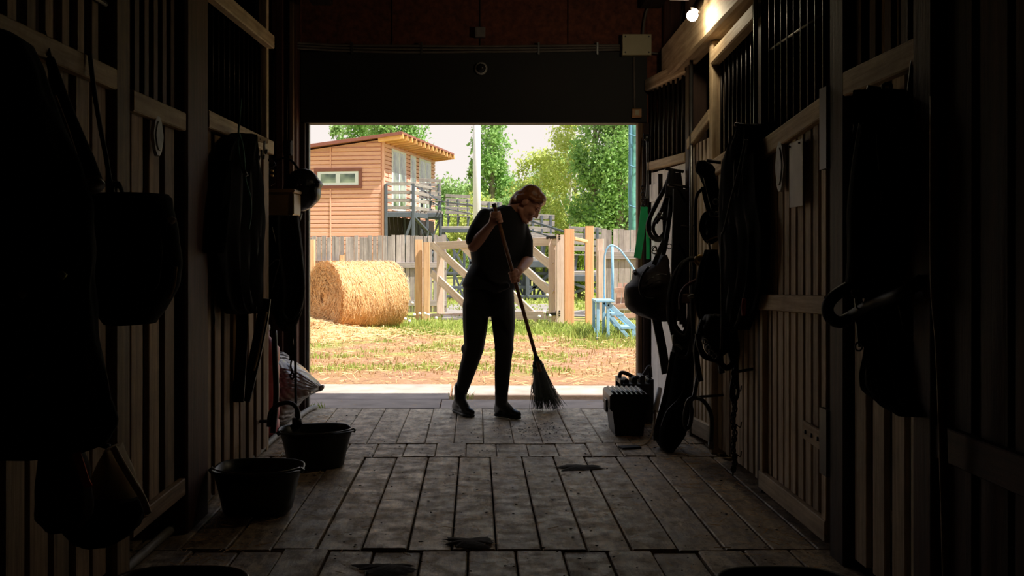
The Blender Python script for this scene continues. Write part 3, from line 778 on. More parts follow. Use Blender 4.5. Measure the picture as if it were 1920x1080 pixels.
for px, py in ((1158, 590), (1176, 615)):
    p = P(px, py, Y0); beam('step_board', (p.x, Y0-.02, p.z), (p.x, Y1+.02, p.z), .17, .025, M_blue, st, (1, 0, 0))
tube('hand_rail', [P(1133, 560, Y1), P(1133, 500, Y1), P(1134, 478, Y1), P(1139, 465, Y1), P(1147, 460, Y1), P(1160, 466, Y1), P(1173, 482, Y1), P(1187, 502, Y1), P(1196, 520, Y1)], .013, M_blue, st, k=8)
tube('hand_rail_upright', [P(1148, 462, Y1), P(1149, 565, Y1)], .02, M_blue, st, k=8)

# ---- pallets leaning by the right fence
pal = thing('pallet', (2.45, 17.2, 0), 'reddish wooden pallet leaning on the fence behind the steps', 'pallet')
M_pink = wood('pinkish_wood', (206, 168, 148), (160, 122, 104), var=.15)
for i in range(5):
    p = P(1158+i*10, 535, 17.2); beam('slat', (p.x, 17.2, .25), (p.x+.05, 17.25, zat(531, 17.2)), .07, .025, M_pink, pal, (1, 0, 0))
for py in (545, 575, 595):
    beam('cross_slat', P(1152, py, 17.15), P(1205, py-6, 17.15), .08, .025, M_pink, pal)

# ---- netted post
net = thing('netted_post', (P(1188, 0, 24).x, 24, 0), 'tall post wrapped in teal safety netting right of the poplars', 'post')
M_teal = plain('teal_netting', (110, 176, 162), .8, var=.3, scale=9); M_bluepost = plain('dark_teal_post', (88, 134, 154), .6, var=.2, scale=5)
p = P(1182, 0, 24); tube('pole', [(p.x, 24, -.05), (p.x, 24, 7.5)], .045, M_bluepost, net, k=10)
vs, fs = loft_geo([(V((P(1191, 0, 24).x+.02*math.sin(z*2.1), 24.05, z)), V((.12+.015*math.sin(z*3), 0, 0)), V((0, .1, 0))) for z in np.linspace(0, 7.5, 40)], 16, .05, 5, 3)
meshobj('netting', vs, fs, M_teal, net, smooth=True, origin=(P(1191, 0, 24).x, 24, 0))
for z in (1.2, 2.2, 3.1, 3.8): tube('tie', [(p.x-.04, 23.93, z), (p.x+.13, 23.9, z-.06), (p.x+.27, 23.95, z-.02)], .014, M_bluepost, net, k=6)

# ---- hay bale
def hay_mat(name, light, mid, dark):
    m, n, l, b = newmat(name)
    tx = n.new('ShaderNodeTexCoord'); no = n.new('ShaderNodeTexNoise'); no.inputs['Scale'].default_value = 14; no.inputs['Detail'].default_value = 8; no.inputs['Roughness'].default_value = .75
    l.new(tx.outputs['Object'], no.inputs['Vector']); r = n.new('ShaderNodeValToRGB'); l.new(no.outputs['Fac'], r.inputs[0])
    r.color_ramp.elements[0].position = .3; r.color_ramp.elements[0].color = lin(*dark); r.color_ramp.elements[1].position = .7; r.color_ramp.elements[1].color = lin(*light)
    e = r.color_ramp.elements.new(.5); e.color = lin(*mid)
    l.new(r.outputs[0], b.inputs['Base Color']); b.inputs['Roughness'].default_value = .7; b.inputs['Specular IOR Level'].default_value = .3
    bu = n.new('ShaderNodeBump'); bu.inputs['Strength'].default_value = .9; bu.inputs['Distance'].default_value = .03; l.new(no.outputs['Fac'], bu.inputs['Height']); l.new(bu.outputs[0], b.inputs['Normal'])
    return m
M_hay = hay_mat('hay', (246, 212, 160), (228, 178, 116), (182, 130, 76))
M_straw = hay_mat('straw', (250, 222, 174), (234, 190, 132), (198, 148, 92))
bc = P(672, 560, 16.15); R_b = .525; bc.z = R_b-.04
ax = V((.78, .62, 0)).normalized(); side = V((-ax.y, ax.x, 0)); up = V((0, 0, 1)); Lb = 1.15
bale = thing('hay_bale', (bc.x, bc.y, 0), 'big round golden hay bale lying in the yard', 'hay bale')
vs, fs = [], []; k = 64
def bale_r(a, t):
    q = 1+.02*noise.noise(V((math.cos(a)*3, math.sin(a)*3, t*5)))+.012*math.sin(t*26+2*noise.noise(V((math.cos(a)*2, math.sin(a)*2, t*2))))
    z = math.sin(a)
    if z < -.8: q *= .985
    return R_b*q
NT = 26
for i in range(NT+1):
    t = i/NT
    e_ = 1-.05*(max(0, abs(t-.5)*2-.85)/.15)**2
    for j in range(k):
        a = 2*math.pi*j/k; r_ = bale_r(a, t)*e_
        vs.append(bc+ax*((t-.5)*Lb)+side*(r_*math.cos(a))+up*(r_*math.sin(a)))
fs = [(i*k+j, i*k+(j+1) % k, (i+1)*k+(j+1) % k, (i+1)*k+j) for i in range(NT) for j in range(k)]
for endi, sgn in ((0, -1), (NT, 1)):
    prev = [endi*k+j for j in range(k)]
    for q in (.8, .6, .4, .2):
        base = len(vs)
        for j in range(k):
            a = 2*math.pi*j/k; r_ = R_b*q*(1+.04*noise.noise(V((math.cos(a)*4*q, math.sin(a)*4*q, 9))))
            vs.append(bc+ax*(sgn*(Lb/2+.02*(1-q)+.03*noise.noise(V((q*9, a*3, 5)))))+side*(r_*math.cos(a))+up*(r_*math.sin(a)))
        cur = [base+j for j in range(k)]
        for j in range(k):
            f = (prev[j], prev[(j+1) % k], cur[(j+1) % k], cur[j]); fs.append(f if sgn > 0 else tuple(reversed(f)))
        prev = cur
    fs.append(tuple(prev) if sgn > 0 else tuple(reversed(prev)))
meshobj('bale_body', vs, [tuple(reversed(f)) for f in fs], M_hay, bale, smooth=True, origin=bc)
def strips(pos, d, length, width, nrm):
    """flat straw slivers: arrays (n,3)"""
    s = np.cross(d, nrm); s /= np.linalg.norm(s, axis=1)[:, None]+1e-9
    L, W = length[:, None]/2, width[:, None]/2
    mid = pos+nrm*(length[:, None]*.06)
    co = np.stack([pos-d*L-s*W, pos-d*L+s*W, pos+d*L+s*W, pos+d*L-s*W], 1)
    return co.reshape(-1, 3)
def straw_on_bale():
    n = 9000; A_ = np.array(ax); S_ = np.array(side); U_ = np.array(up); c = np.array(bc)
    a = rng.uniform(0, 2*math.pi, n); t = rng.uniform(-.5, .5, n)
    nr = S_*np.cos(a)[:, None]+U_*np.sin(a)[:, None]
    tang = -S_*np.sin(a)[:, None]+U_*np.cos(a)[:, None]
    d = tang+A_*rng.normal(0, .45, n)[:, None]+nr*rng.normal(.0, .16, n)[:, None]; d /= np.linalg.norm(d, axis=1)[:, None]
    pos = c+A_*(t*Lb)[:, None]+nr*(R_b*rng.uniform(.99, 1.025, n))[:, None]
    co1 = strips(pos, d, rng.uniform(.05, .17, n), rng.uniform(.003, .008, n), nr)
    n = 3200; q = np.sqrt(rng.uniform(.02, 1, n))*R_b; a = rng.uniform(0, 2*math.pi, n)
    nr = S_*np.cos(a)[:, None]+U_*np.sin(a)[:, None]; tang = -S_*np.sin(a)[:, None]+U_*np.cos(a)[:, None]
    d = tang+nr*rng.normal(.1, .6, n)[:, None]-A_*rng.uniform(-.1, .35, n)[:, None]; d /= np.linalg.norm(d, axis=1)[:, None]
    pos = c-A_*(Lb/2+rng.uniform(.0, .05, n))[:, None]+nr*q[:, None]
    co2 = strips(pos, d, rng.uniform(.06, .22, n), rng.uniform(.004, .010, n), np.repeat(-A_[None], n, 0))
    return np.concatenate([co1, co2])
o = np_quads('loose_straw', straw_on_bale(), M_straw, bale, WM[bale.name] @ Matrix.Translation(-WM[bale.name].translation)); o['kind'] = 'stuff'

# loose hay heaped at the left, beside the bale
hc = P(600, 0, 15.6); hc.y = 15.4
vs = []; nx, ny = 30, 22
for j in range(ny):
    for i in range(nx):
        u, v_ = i/(nx-1)*2-1, j/(ny-1)*2-1
        x, y = hc.x-.45+u*1.5, hc.y+v_*1.1
        h = max(0, 1-u*u)*max(0, 1-v_*v_)
        z = -.09+.22*h*(1+.6*noise.noise(V((x*2.5, y*2.5, 0))))+.22*h*math.exp(-((u+.35)/.4)**2)
        vs.append(V((x, y, z)))
fs = [(j*nx+i, j*nx+i+1, (j+1)*nx+i+1, (j+1)*nx+i) for j in range(ny-1) for i in range(nx-1)]
pile = meshobj('loose_hay', vs, fs, M_hay, None, smooth=True, origin=hc)
tag(pile, 'loose golden hay scattered on the ground left of the bale', 'hay', kind='stuff')
def scatter_straw(n, xf, yf, zf, ln, wd, name, mat, label, cat, flat=.15):
    x, y = xf(n), yf(n); z = zf(x, y)
    pos = np.stack([x, y, z], 1); a = rng.uniform(0, 2*math.pi, n)
    d = np.stack([np.cos(a), np.sin(a), rng.normal(0, flat, n)], 1); d /= np.linalg.norm(d, axis=1)[:, None]
    nr = np.stack([rng.normal(0, .3, n), rng.normal(-.3, .3, n), np.ones(n)], 1); nr /= np.linalg.norm(nr, axis=1)[:, None]
    o = np_quads(name, strips(pos, d, rng.uniform(*ln, n), rng.uniform(*wd, n), nr), mat)
    return tag(o, label, cat, kind='stuff')
scatter_straw(5000, lambda n: hc.x-.4+rng.normal(0, .75, n), lambda n: hc.y+rng.normal(0, .6, n), lambda x, y: .02+.2*np.exp(-((x-hc.x+.5)/.9)**2-((y-hc.y)/.7)**2)*rng.uniform(.6, 1.1, len(x)), (.08, .25), (.005, .012), 'straw_wisps', M_straw, 'dry straw wisps strewn around the loose hay heap', 'straw')
scatter_straw(3200, lambda n: rng.uniform(-4, 3.2, n), lambda n: rng.uniform(9.5, 15.5, n), lambda x, y: rng.uniform(-.02, .02, len(x)), (.04, .16), (.004, .009), 'straw_litter', M_straw, 'pale straw litter trodden into the sunny yard', 'straw')

# ---- grass
def leaf_mat(name, cols, trans=.35, scale=3.0, rough=.55):
    m, n, l, b = newmat(name)
    tx = n.new('ShaderNodeTexCoord'); no = n.new('ShaderNodeTexNoise'); no.inputs['Scale'].default_value = scale; no.inputs['Detail'].default_value = 6; no.inputs['Roughness'].default_value = .8
    l.new(tx.outputs['Object'], no.inputs['Vector']); r = n.new('ShaderNodeValToRGB'); l.new(no.outputs['Fac'], r.inputs[0])
    r.color_ramp.elements[0].position = .3; r.color_ramp.elements[0].color = lin(*cols[0]); r.color_ramp.elements[1].position = .72; r.color_ramp.elements[1].color = lin(*cols[2])
    e = r.color_ramp.elements.new(.5); e.color = lin(*cols[1])
    l.new(r.outputs[0], b.inputs['Base Color']); b.inputs['Roughness'].default_value = rough; b.inputs['Specular IOR Level'].default_value = .3
    tr = n.new('ShaderNodeBsdfTranslucent'); l.new(r.outputs[0], tr.inputs['Color']); mx = n.new('ShaderNodeMixShader'); mx.inputs[0].default_value = trans
    l.new(b.outputs[0], mx.inputs[1]); l.new(tr.outputs[0], mx.inputs[2]); l.new(mx.outputs[0], n['Material Output'].inputs['Surface'])
    return m
M_grass = leaf_mat('grass_blades', ((130, 152, 66), (170, 186, 92), (206, 208, 130)), .35, 2.0)
M_drygrass = leaf_mat('dry_grass', ((158, 130, 78), (186, 152, 98), (206, 176, 124)), .3, 2.0)
def blades(n, xf, yf, h, wd, name, mat, label):
    x, y = xf(n), yf(n); hh = rng.uniform(*h, n)*rng.uniform(.5, 1, n); w = rng.uniform(*wd, n)
    a = rng.uniform(0, 2*math.pi, n); b = rng.uniform(0, 2*math.pi, n); lean = hh*rng.uniform(.1, .7, n)
    base = np.stack([x, y, np.full(n, -.03)], 1); sd = np.stack([np.cos(a), np.sin(a), np.zeros(n)], 1)*w[:, None]/2
    tip = base+np.stack([np.cos(b)*lean, np.sin(b)*lean, hh], 1)
    mid = base+np.stack([np.cos(b)*lean*.3, np.sin(b)*lean*.3, hh*.6], 1)
    co = np.stack([base-sd, base+sd, mid+sd*.8, tip, mid-sd*.8], 1).reshape(-1, 3)
    return tag(np_quads(name, co, mat, k=5), label, 'grass', kind='stuff')
def xrange_at(l, r): return lambda n: rng.uniform(l, r, n)
blades(9000, lambda n: rng.uniform(-2.0, 1.6, n), lambda n: 15.2+np.abs(rng.normal(0, 1.5, n)), (.03, .11), (.008, .018), 'tall_grass', M_grass, 'green grass growing along the foot of the gate')
blades(3000, lambda n: rng.normal(1.9, .45, n), lambda n: rng.normal(15.3, .6, n), (.05, .22), (.01, .02), 'tall_grass', M_grass, 'thick green grass tufts around the blue steps')
blades(2600, lambda n: rng.normal(-1.9, .6, n), lambda n: rng.normal(16.1, .3, n), (.04, .15), (.008, .018), 'tall_grass', M_grass, 'green grass along the front foot of the hay bale')
blades(4000, lambda n: rng.uniform(-3.6, 3, n), lambda n: rng.uniform(10.2, 15, n), (.02, .06), (.006, .012), 'dry_grass', M_drygrass, 'short yellowing grass over the trodden yard')
def patchy(n):
    pts = []
    while len(pts) < n:
        x, y = rng.uniform(-3.4, 3), rng.uniform(10.5, 14.8)
        if noise.noise(V((x*.9, y*1.6, 7))) > .18: pts.append((x, y))
    return np.array(pts)
pp = patchy(7000)
blades(7000, lambda n: pp[:, 0], lambda n: pp[:, 1], (.03, .08), (.006, .014), 'short_grass', M_grass, 'low green grass patches in the yellow yard')
blades(5000, lambda n: rng.uniform(-2, 4, n), lambda n: rng.uniform(21, 33, n), (.04, .12), (.02, .05), 'meadow_grass', M_grass, 'bright meadow grass beyond the gate')
# tufts pushing up at the doorway slab
for px, py, lb in ((585, 765, 'small green grass tuft beside the left door jamb'), (868, 742, 'small grass tuft on the slab edge behind the boots')):
    p = G(px, py); blades(60, lambda n: rng.normal(p.x, .05, n), lambda n: rng.normal(p.y, .04, n), (.04, .11), (.004, .008), 'grass_tuft', M_grass, lb)
# dandelion clocks
M_fluff = plain('dandelion_fluff', (236, 236, 226), .9, var=.05); M_stem = plain('flower_stem', (120, 150, 70), .6)
dl = [(773, 568), (777, 590), (787, 588), (797, 588), (803, 590), (768, 602), (1021, 585), (1011, 593), (1031, 592), (1026, 553), (818, 596), (760, 598)]
for px, py in dl:
    Y = 15.9; t = thing('dandelion', (P(px, py, Y).x, Y, 0), 'white dandelion clock in the grass by the gate', 'flower', 'dandelion clocks in the grass by the gate')
    tube('stem', [(P(px, py, Y).x, Y, -.03), P(px, py, Y)], .003, M_stem, t, k=5)
    vs, fs = sphere_pts(P(px, py, Y), (V((.024, 0, 0)), V((0, .024, 0)), V((0, 0, .022))), 8, 6); meshobj('flower_head', vs, fs, M_fluff, t, smooth=True, origin=P(px, py, Y))

# ---- trees
M_leafA = leaf_mat('poplar_leaves', ((106, 150, 76), (146, 186, 104), (196, 218, 152)), .4, .9)
M_leafB = leaf_mat('birch_leaves', ((146, 166, 78), (190, 202, 106), (224, 226, 150)), .45, .9)
M_leafC = leaf_mat('dark_leaves', ((104, 140, 76), (144, 176, 102), (190, 208, 144)), .35, .6)
M_leafD = leaf_mat('thuja_leaves', ((92, 128, 30), (132, 164, 44), (176, 192, 76)), .3, 2.5)
M_bark = plain('grey_bark', (132, 122, 104), .9, var=.4, scale=6, bump=.5)
def birch_bark():
    m = plain('birch_bark', (224, 220, 206), .8, var=.1, scale=8); return m
M_birch = birch_bark()
def tree(name, label, px, Y, zb, zt_, rad, nclus, nleaf, size, mat, trunk=.14, bark=None, group=None, shape='round', upw=0.0, clr=None, seed=0):
    rg = np.random.default_rng(100+seed); x0 = P(px, 0, Y).x
    t = thing(name, (x0, Y, 0), label, 'tree', group)
    bark = bark or M_bark
    lean = rg.normal(0, .02)
    tube('trunk', [(x0, Y, -.1), (x0+lean*zt_*.3, Y, zt_*.35), (x0+lean*zt_*.6, Y, zt_*.7), (x0+lean*zt_, Y, zt_*.96)], trunk, bark, t, k=8, scale=[1, .75, .45, .12])
    cz = rg.uniform(0, 1, nclus)
    def radius(f):
        if shape == 'poplar': return rad*np.clip(np.minimum(.35+f*3, 1.0)*np.sqrt(np.clip(1-f, 0, 1))**.9, .05, 1)
        if shape == 'cone': return rad*np.clip((1-f)**.75, .05, 1)
        return rad*np.sqrt(np.clip(1-(2*f-1)**2, .04, 1))
    rr = radius(cz)*np.sqrt(rg.uniform(.1, 1, nclus)); aa = rg.uniform(0, 2*math.pi, nclus)
    cx, cy, czz = x0+rr*np.cos(aa), Y+rr*np.sin(aa), zb+cz*(zt_-zb)
    czz += upw*rr
    nbr = min(22, nclus)
    bv, bf = [], []
    for i in range(nbr):
        tip = V((cx[i], cy[i], czz[i])); zs = max(zb*.6, tip.z-(1.2+upw*1.2)*max(rr[i], .4)); b0 = V((x0+lean*zs, Y, zs))
        vs, fs = sweep_geo(cr([b0, b0.lerp(tip, .5)+V((0, 0, -.12*rr[i])), tip], 3), circ(trunk*.28, 5), scale=[1, .9, .8, .6, .5, .35, .2])
        o_ = len(bv); bv += vs; bf += [tuple(q+o_ for q in f) for f in fs]
    bo = meshobj('branches', bv, bf, bark, t, smooth=True, origin=(x0, Y, 0)); bo['kind'] = 'stuff'
    per = nleaf//nclus; n = per*nclus
    cs = (clr or rad*.28)
    pos = np.repeat(np.stack([cx, cy, czz], 1), per, 0)+rg.normal(0, 1, (n, 3))*np.array([cs, cs, cs*(1.5 if shape == 'poplar' else .9)])*.6
    pos[:, 2] = np.maximum(pos[:, 2], .05)
    u = rg.normal(0, 1, (n, 3)); u /= np.linalg.norm(u, axis=1)[:, None]; w = np.cross(u, rg.normal(0, 1, (n, 3))); w /= np.linalg.norm(w, axis=1)[:, None]
    s = size*rg.uniform(.6, 1.3, n)[:, None]
    co = np.stack([pos-u*s*.6, pos+w*s*.42, pos+u*s*.75, pos-w*s*.42], 1).reshape(-1, 3)-np.array([x0, Y, 0])
    fo = np_quads('foliage', co, mat, t, Matrix.Translation((x0, Y, 0))); fo['kind'] = 'stuff'
    return t
tree('poplar_tree', 'light green poplar crown rising behind the orange house roof', 735, 62, 3, 13.5, 2.1, 90, 14000, .17, M_leafA, .22, shape='poplar', upw=.5, seed=1)
tree('poplar_tree', 'poplar crown left of the roof ridge, behind the house', 678, 66, 3, 13.0, 1.7, 70, 9000, .17, M_leafA, .2, shape='poplar', upw=.5, seed=2)
tree('poplar_tree', 'thin poplar top at the far left over the house roof', 630, 70, 3, 9.9, .75, 30, 2600, .16, M_leafC, .14, shape='poplar', upw=.5, seed=3)
tree('poplar_tree', 'tall narrow poplar just right of the white pole', 921, 58, 1.2, 11.6, 1.25, 80, 11000, .15, M_leafA, .2, shape='poplar', upw=.6, seed=4)
tree('poplar_tree', 'slender poplar top just left of the white pole', 889, 72, 2, 10.2, .55, 26, 2200, .16, M_leafC, .14, shape='poplar', upw=.6, seed=5)
tree('poplar_tree', 'broad light poplar at the far right of the opening', 1160, 42, .8, 8.6, 1.25, 90, 14000, .115, M_leafA, .2, shape='poplar', upw=.6, seed=6)
tree('poplar_tree', 'poplar between the birch and the rightmost poplar', 1114, 42.5, .8, 8.1, 1.0, 80, 10000, .115, M_leafA, .2, shape='poplar', upw=.6, seed=7)
tree('poplar_tree', 'poplar half hidden behind the netted post', 1205, 55, 1.0, 10.5, 1.4, 60, 6000, .15, M_leafC, .2, shape='poplar', upw=.6, seed=8)
tree('birch_tree', 'yellow-green birch with a white trunk left of the poplars', 1068, 44, 1.2, 6.7, 1.05, 60, 5500, .10, M_leafB, .085, M_birch, shape='round', clr=.34, seed=9)
tree('birch_tree', 'smaller birch standing behind the bowed head', 1012, 46, .8, 5.4, 1.25, 60, 6000, .11, M_leafB, .07, M_birch, shape='round', clr=.34, seed=10)
for i, (px, Y, zt_, rad, lb) in enumerate([(838, 74, 5.6, 2.6, 'round pale green tree beside the house corner above the grandstand'), (868, 80, 5.8, 2.6, 'hazy round tree behind the upper benches'), (948, 82, 5.6, 2.2, 'dark round tree right of the narrow poplar'), (985, 78, 6.2, 2.3, 'loose-crowned tree above the bowed head in the distance'), (1025, 80, 6.6, 2.4, 'tall distant tree left of the birch top'), (1085, 84, 9.6, 3.4, 'distant dark tree between birch and poplars'), (1180, 84, 9.0, 3.4, 'distant dark tree behind the rightmost poplars')]):
    tree('deciduous_tree', lb, px, Y, .8, zt_, rad, 60, 6500, .2, M_leafC, .2, shape='round', clr=.75, seed=20+i, group='distant trees behind the yard')
tree('thuja_shrub', 'bright green upright shrub seen between the orange posts', 1086, 27, .1, 1.75, .38, 40, 5000, .05, M_leafD, .05, shape='cone', clr=.14, seed=40)
for i, (px, Y, zt_, rad, lb) in enumerate([(905, 47, 3.4, 1.5, 'low green bush behind the raised shoulder'), (960, 48, 3.3, 1.6, 'low green bush behind the head and neck'), (1020, 46, 3.0, 1.4, 'low green bush behind the gate right end'), (1060, 47, 2.9, 1.5, 'leafy bush left of the orange posts'), (1120, 46, 3.0, 1.6, 'leafy bush between orange post and grey fence'), (1175, 44, 3.2, 1.7, 'leafy bush above the right board fence'), (858, 52, 3.2, 1.6, 'leafy bush under the grandstand rail'), (820, 54, 3.0, 1.6, 'shaded bush beneath the raised deck'), (990, 44.5, 1.3, 1.0, 'low bush behind the grandstand lowest benches'), (930, 45, 1.5, 1.2, 'low bush seen through the gate middle')]):
    tree('bush', lb, px, Y, .05, zt_, rad, 60, 5000, .12, M_leafC if i % 2 else M_leafB, .05, shape='round', clr=.4, seed=50+i)

# ================================================================== THE PERSON AND THE BROOM
M_skin = plain('skin', (206, 148, 122), .5, var=.06, scale=10)
M_hair = plain('auburn_blond_hair', (146, 92, 54), .45, var=.35, scale=40, bump=.3)
M_shirt = plain('black_shirt', (17, 18, 18), .85, var=.2, scale=10, bump=.2)
M_trous = plain('black_trousers', (14, 13, 14), .8, var=.2, scale=10, bump=.2)
M_boot = plain('black_boot_leather', (18, 17, 18), .3, var=.2, scale=14)
YP = 7.49
def gz(px, py, z): return P(px, py, F*(H-z)/(py-YH))
def J(px, py, dy=0): return P(px, py, YP+dy)
px_m = F/YP
person = thing('person', (J(910, 785).x, YP, 0), 'person in black t-shirt, trousers and boots bending to sweep with a long broom', 'person')
# stick line (also carries the hands)
s0, s1 = P(926.5, 385, 7.17), P(1007, 676, 7.33)
sd = (s1-s0).normalized()
def on_stick(py):
    lo, hi = 0.0, 1.0
    for _ in range(40):
        m_ = (lo+hi)/2; p = s0.lerp(s1, m_)
        if YH+(H-p.z)*F/p.y < py: lo = m_
        else: hi = m_
    return s0.lerp(s1, lo)
RS = .0135
def hand(b, wrist, grip, towards_cam, mirror=1):
    """a fist closed around the stick at grip: palm on the wrist side, four fingers round the far side, thumb over the front"""
    w = (grip-wrist); w -= sd*w.dot(sd); w.normalize()           # from wrist towards the stick
    c = V((0, -1, 0)); c -= sd*c.dot(sd); c -= w*c.dot(w); c.normalize()   # towards the camera
    r = RS+.0085
    palm = grip-w*(RS+.016)
    b.chain([wrist, wrist.lerp(palm, .55), palm-sd*.014], [.026, .026, .023])
    b.chain([palm-sd*.034, palm+sd*.034], [.018, .017])
    b.chain([palm-sd*.034-c*.012, palm+sd*.034-c*.012], [.014, .013])
    ln = [.92, 1.0, .96, .82]
    for i in range(4):
        o = grip+sd*(-.032+.0215*i)
        fr = .0098 if i < 3 else .0088
        pts = []
        for k in range(6):
            a = math.radians(180+mirror*(48+k*47*ln[i]))                  # from the palm, round the far side, to the front
            pts.append(o+w*(math.cos(a)*r*1.06)+c*(mirror*math.sin(a)*r*1.06)*(1 if mirror > 0 else 1))
        b.chain([palm+sd*(-.03+.02*i)]+pts, [fr*1.15]+[fr]*4+[fr*.9, fr*.82])
    tpts = [palm-sd*.022+c*.012, palm-sd*.036+c*.024+w*.012, grip-sd*.040+c*(r*.95), grip-sd*.034+c*(r*.75)+w*(r*.85)]
    b.chain(tpts, [.0135, .0125, .0105, .009])
g1, g2 = on_stick(408), on_stick(519)
# head frame
Cc = J(993, 382, .0)
fdir = V((.70, -.22, -.66)).normalized()
udir = V((.66, -.05, .74)); udir = (udir-fdir*udir.dot(fdir)).normalized(); sdir = fdir.cross(udir)
def hd(f, u, s): return Cc+fdir*f+udir*u+sdir*s
Rh = Matrix((sdir, fdir, udir)).transposed()
body = Blob()
shR, shL = J(906, 411, -.07), J(979, 428, .10)
elR, wrR = J(887, 462, -.14), J(921, 421, -.27)
elL, wrL = J(990, 487, .02), J(974, 508, -.20)
neck = J(957, 398, .03)
# trunk and legs under the clothes
body.loft([(J(cx, py, .03), V((hw/px_m, .0, 0)), V((0, dp, 0))) for py, cx, hw, dp in ((396, 950, 20, .06), (412, 938, 38, .09), (440, 935, 44, .10), (470, 931, 43, .10), (505, 929, 38, .095), (540, 920, 42, .11), (570, 917, 43, .11), (585, 917, 38, .1))])
hipR, hipL = J(892, 568, .03), J(940, 568, .05)
knR, knL = J(889, 655, .01), J(945, 655, -.06)
anR, anL = J(865, 748, .10), J(940, 757, -.03)
body.chain([hipR, knR, J(874, 702, .06), anR], [.065, .045, .036, .026]); body.chain([hipL, knL, anL], [.065, .042, .026])
body.chain([anR, gz(872, 768, .045)], [.024, .018]); body.chain([anL, gz(955, 772, .045)], [.024, .018])
# arms and hands
body.chain([shR+V((.01, .02, -.01)), elR], [.040, .038]); body.chain([elR, elR.lerp(wrR, .35), wrR], [.040, .041, .026])
body.chain([shL, elL], [.046, .038]); body.chain([elL, elL.lerp(wrL, .35), wrL], [.038, .038, .026])
hand(body, wrR, g1, True); hand(body, wrL, g2, True)
# neck and head
body.chain([neck, hd(-.03, -.06, 0)], [.052, .05])
body.ell(hd(-.012, .03, 0), .072, .094, .092, Rh)            # skull
body.ell(hd(.022, -.035, 0), .058, .066, .078, Rh)           # face
body.chain([hd(-.015, -.07, .045), hd(.05, -.108, .008), hd(-.015, -.07, -.045)], [.02, .021, .02])   # jaw
body.ell(hd(.070, -.108, 0), .022, .018, .018, Rh)            # chin
body.chain([hd(.082, .0, 0), hd(.100, -.036, 0)], [.009, .0120])   # nose
body.ell(hd(.090, -.042, .010), .009, .010, .008, Rh).ell(hd(.090, -.042, -.010), .009, .010, .008, Rh)
body.ell(hd(.085, -.070, 0), .022, .011, .007, Rh).ell(hd(.081, -.083, 0), .019, .011, .0075, Rh)   # lips
body.chain([hd(.070, .012, .042), hd(.081, .014, .012), hd(.081, .014, -.012), hd(.070, .012, -.042)], [.009, .010, .010, .009])   # brow
for s_ in (-1, 1):
    body.ell(hd(.066, -.035, .036*s_), .026, .022, .026, Rh)     # cheek
    body.ell(hd(-.018, -.012, .073*s_), .009, .020, .031, Rh)  # ear
    body.ell(hd(-.010, -.012, .080*s_), .006, .014, .024, Rh)
ob = body.build('body', M_skin, person, .0058, 2)
for s_ in (-1, 1):
    vs, fs = sphere_pts(hd(.0735, -.006, .031*s_), (sdir*.0135, fdir*.0125, udir*.010), 12, 8)
    meshobj('eye', vs, fs, plain('eyelid', (176, 118, 96), .5), person, smooth=True, origin=hd(.0735, -.006, .031*s_))
    strap('eyebrow', [hd(.084, .020, .012*s_), hd(.082, .026, .030*s_), hd(.070, .018, .050*s_)], .004, .003, M_hair, person, hint=udir, n=4)
# hair
hair = Blob()
hair.ell(hd(-.030, .040, 0), .078, .088, .090, Rh)
hair.ell(hd(.022, .080, 0), .062, .056, .040, Rh)
hair.ell(hd(.060, .062, .02), .040, .018, .024, Rh).ell(hd(.058, .062, -.02), .040, .018, .024, Rh)
hair.ell(hd(-.075, -.01, 0), .062, .050, .070, Rh)
hair.chain([hd(-.085, -.01, 0), hd(-.092, -.055, 0), J(957, 391, .03)], [.048, .038, .018])
for s_ in (-1, 1):
    hair.chain([hd(.06, .07, .045*s_), hd(.03, .045, .068*s_), hd(-.02, .035, .077*s_), hd(-.07, -.02, .05*s_)], [.018, .018, .02, .03])
for i in range(9):
    a = rng.uniform(-.05, .05); hair.chain([hd(-.09, -.03, a), J(952+rng.uniform(-3, 8), 392+rng.uniform(-5, 3), .03+a*.7)], [.012, .004])
hair.build('hair', M_hair, person, .006, 2)
# shirt
sh = Blob()
rows_s = [(387, 953, 15, .055), (393, 944, 31, .085), (402, 938, 43, .105), (420, 937, 49, .12), (445, 935, 52, .13), (470, 932, 51, .135), (495, 930, 46, .135), (515, 921, 48, .14), (533, 917, 51, .14), (542, 918, 49, .135)]
sh.loft([(J(cx, py, .03), V((hw/px_m, .012, 0)), V((0, dp, 0))) for py, cx, hw, dp in rows_s], k=36, wob=.012, lob=6, seed=4)
sh.chain([J(910, 407, -.04), J(897, 432, -.10), J(889, 449, -.13)], [.062, .068, .062])
sh.chain([J(976, 425, .08), J(986, 452, .06), J(987, 482, .02)], [.055, .052, .047])
sh.chain([J(944, 391, .0), J(966, 399, .0)], [.028, .022])
sh.chain([J(905, 530, -.09), J(930, 540, -.12), J(950, 536, -.10)], [.03, .04, .025])     # the loose front hem
sh.build('shirt', M_shirt, person, .009, 3)
tb = Blob()
tb.loft([(J(cx, py, .03), V((hw/px_m, 0, 0)), V((0, dp, 0))) for py, cx, hw, dp in ((528, 916, 46, .12), (548, 916, 48, .13), (566, 917, 48, .13), (584, 917, 46, .115), (592, 917, 38, .09))], k=28)
tb.chain([J(892, 572, .03), J(891, 612, .02), J(889, 652, .01), J(874, 702, .06), J(865, 736, .10)], [.095, .089, .071, .058, .042])
tb.chain([J(942, 572, .04), J(944, 612, .0), J(945, 652, -.06), J(942, 700, -.05), J(940, 744, -.03)], [.088, .082, .064, .056, .045])
tb.chain([J(873, 654, .03), J(880, 662, .0)], [.035, .04])                                 # tops of the half chaps
tb.chain([J(936, 652, -.06), J(954, 654, -.06)], [.036, .036])
tb.build('trousers', M_trous, person, .009, 3)
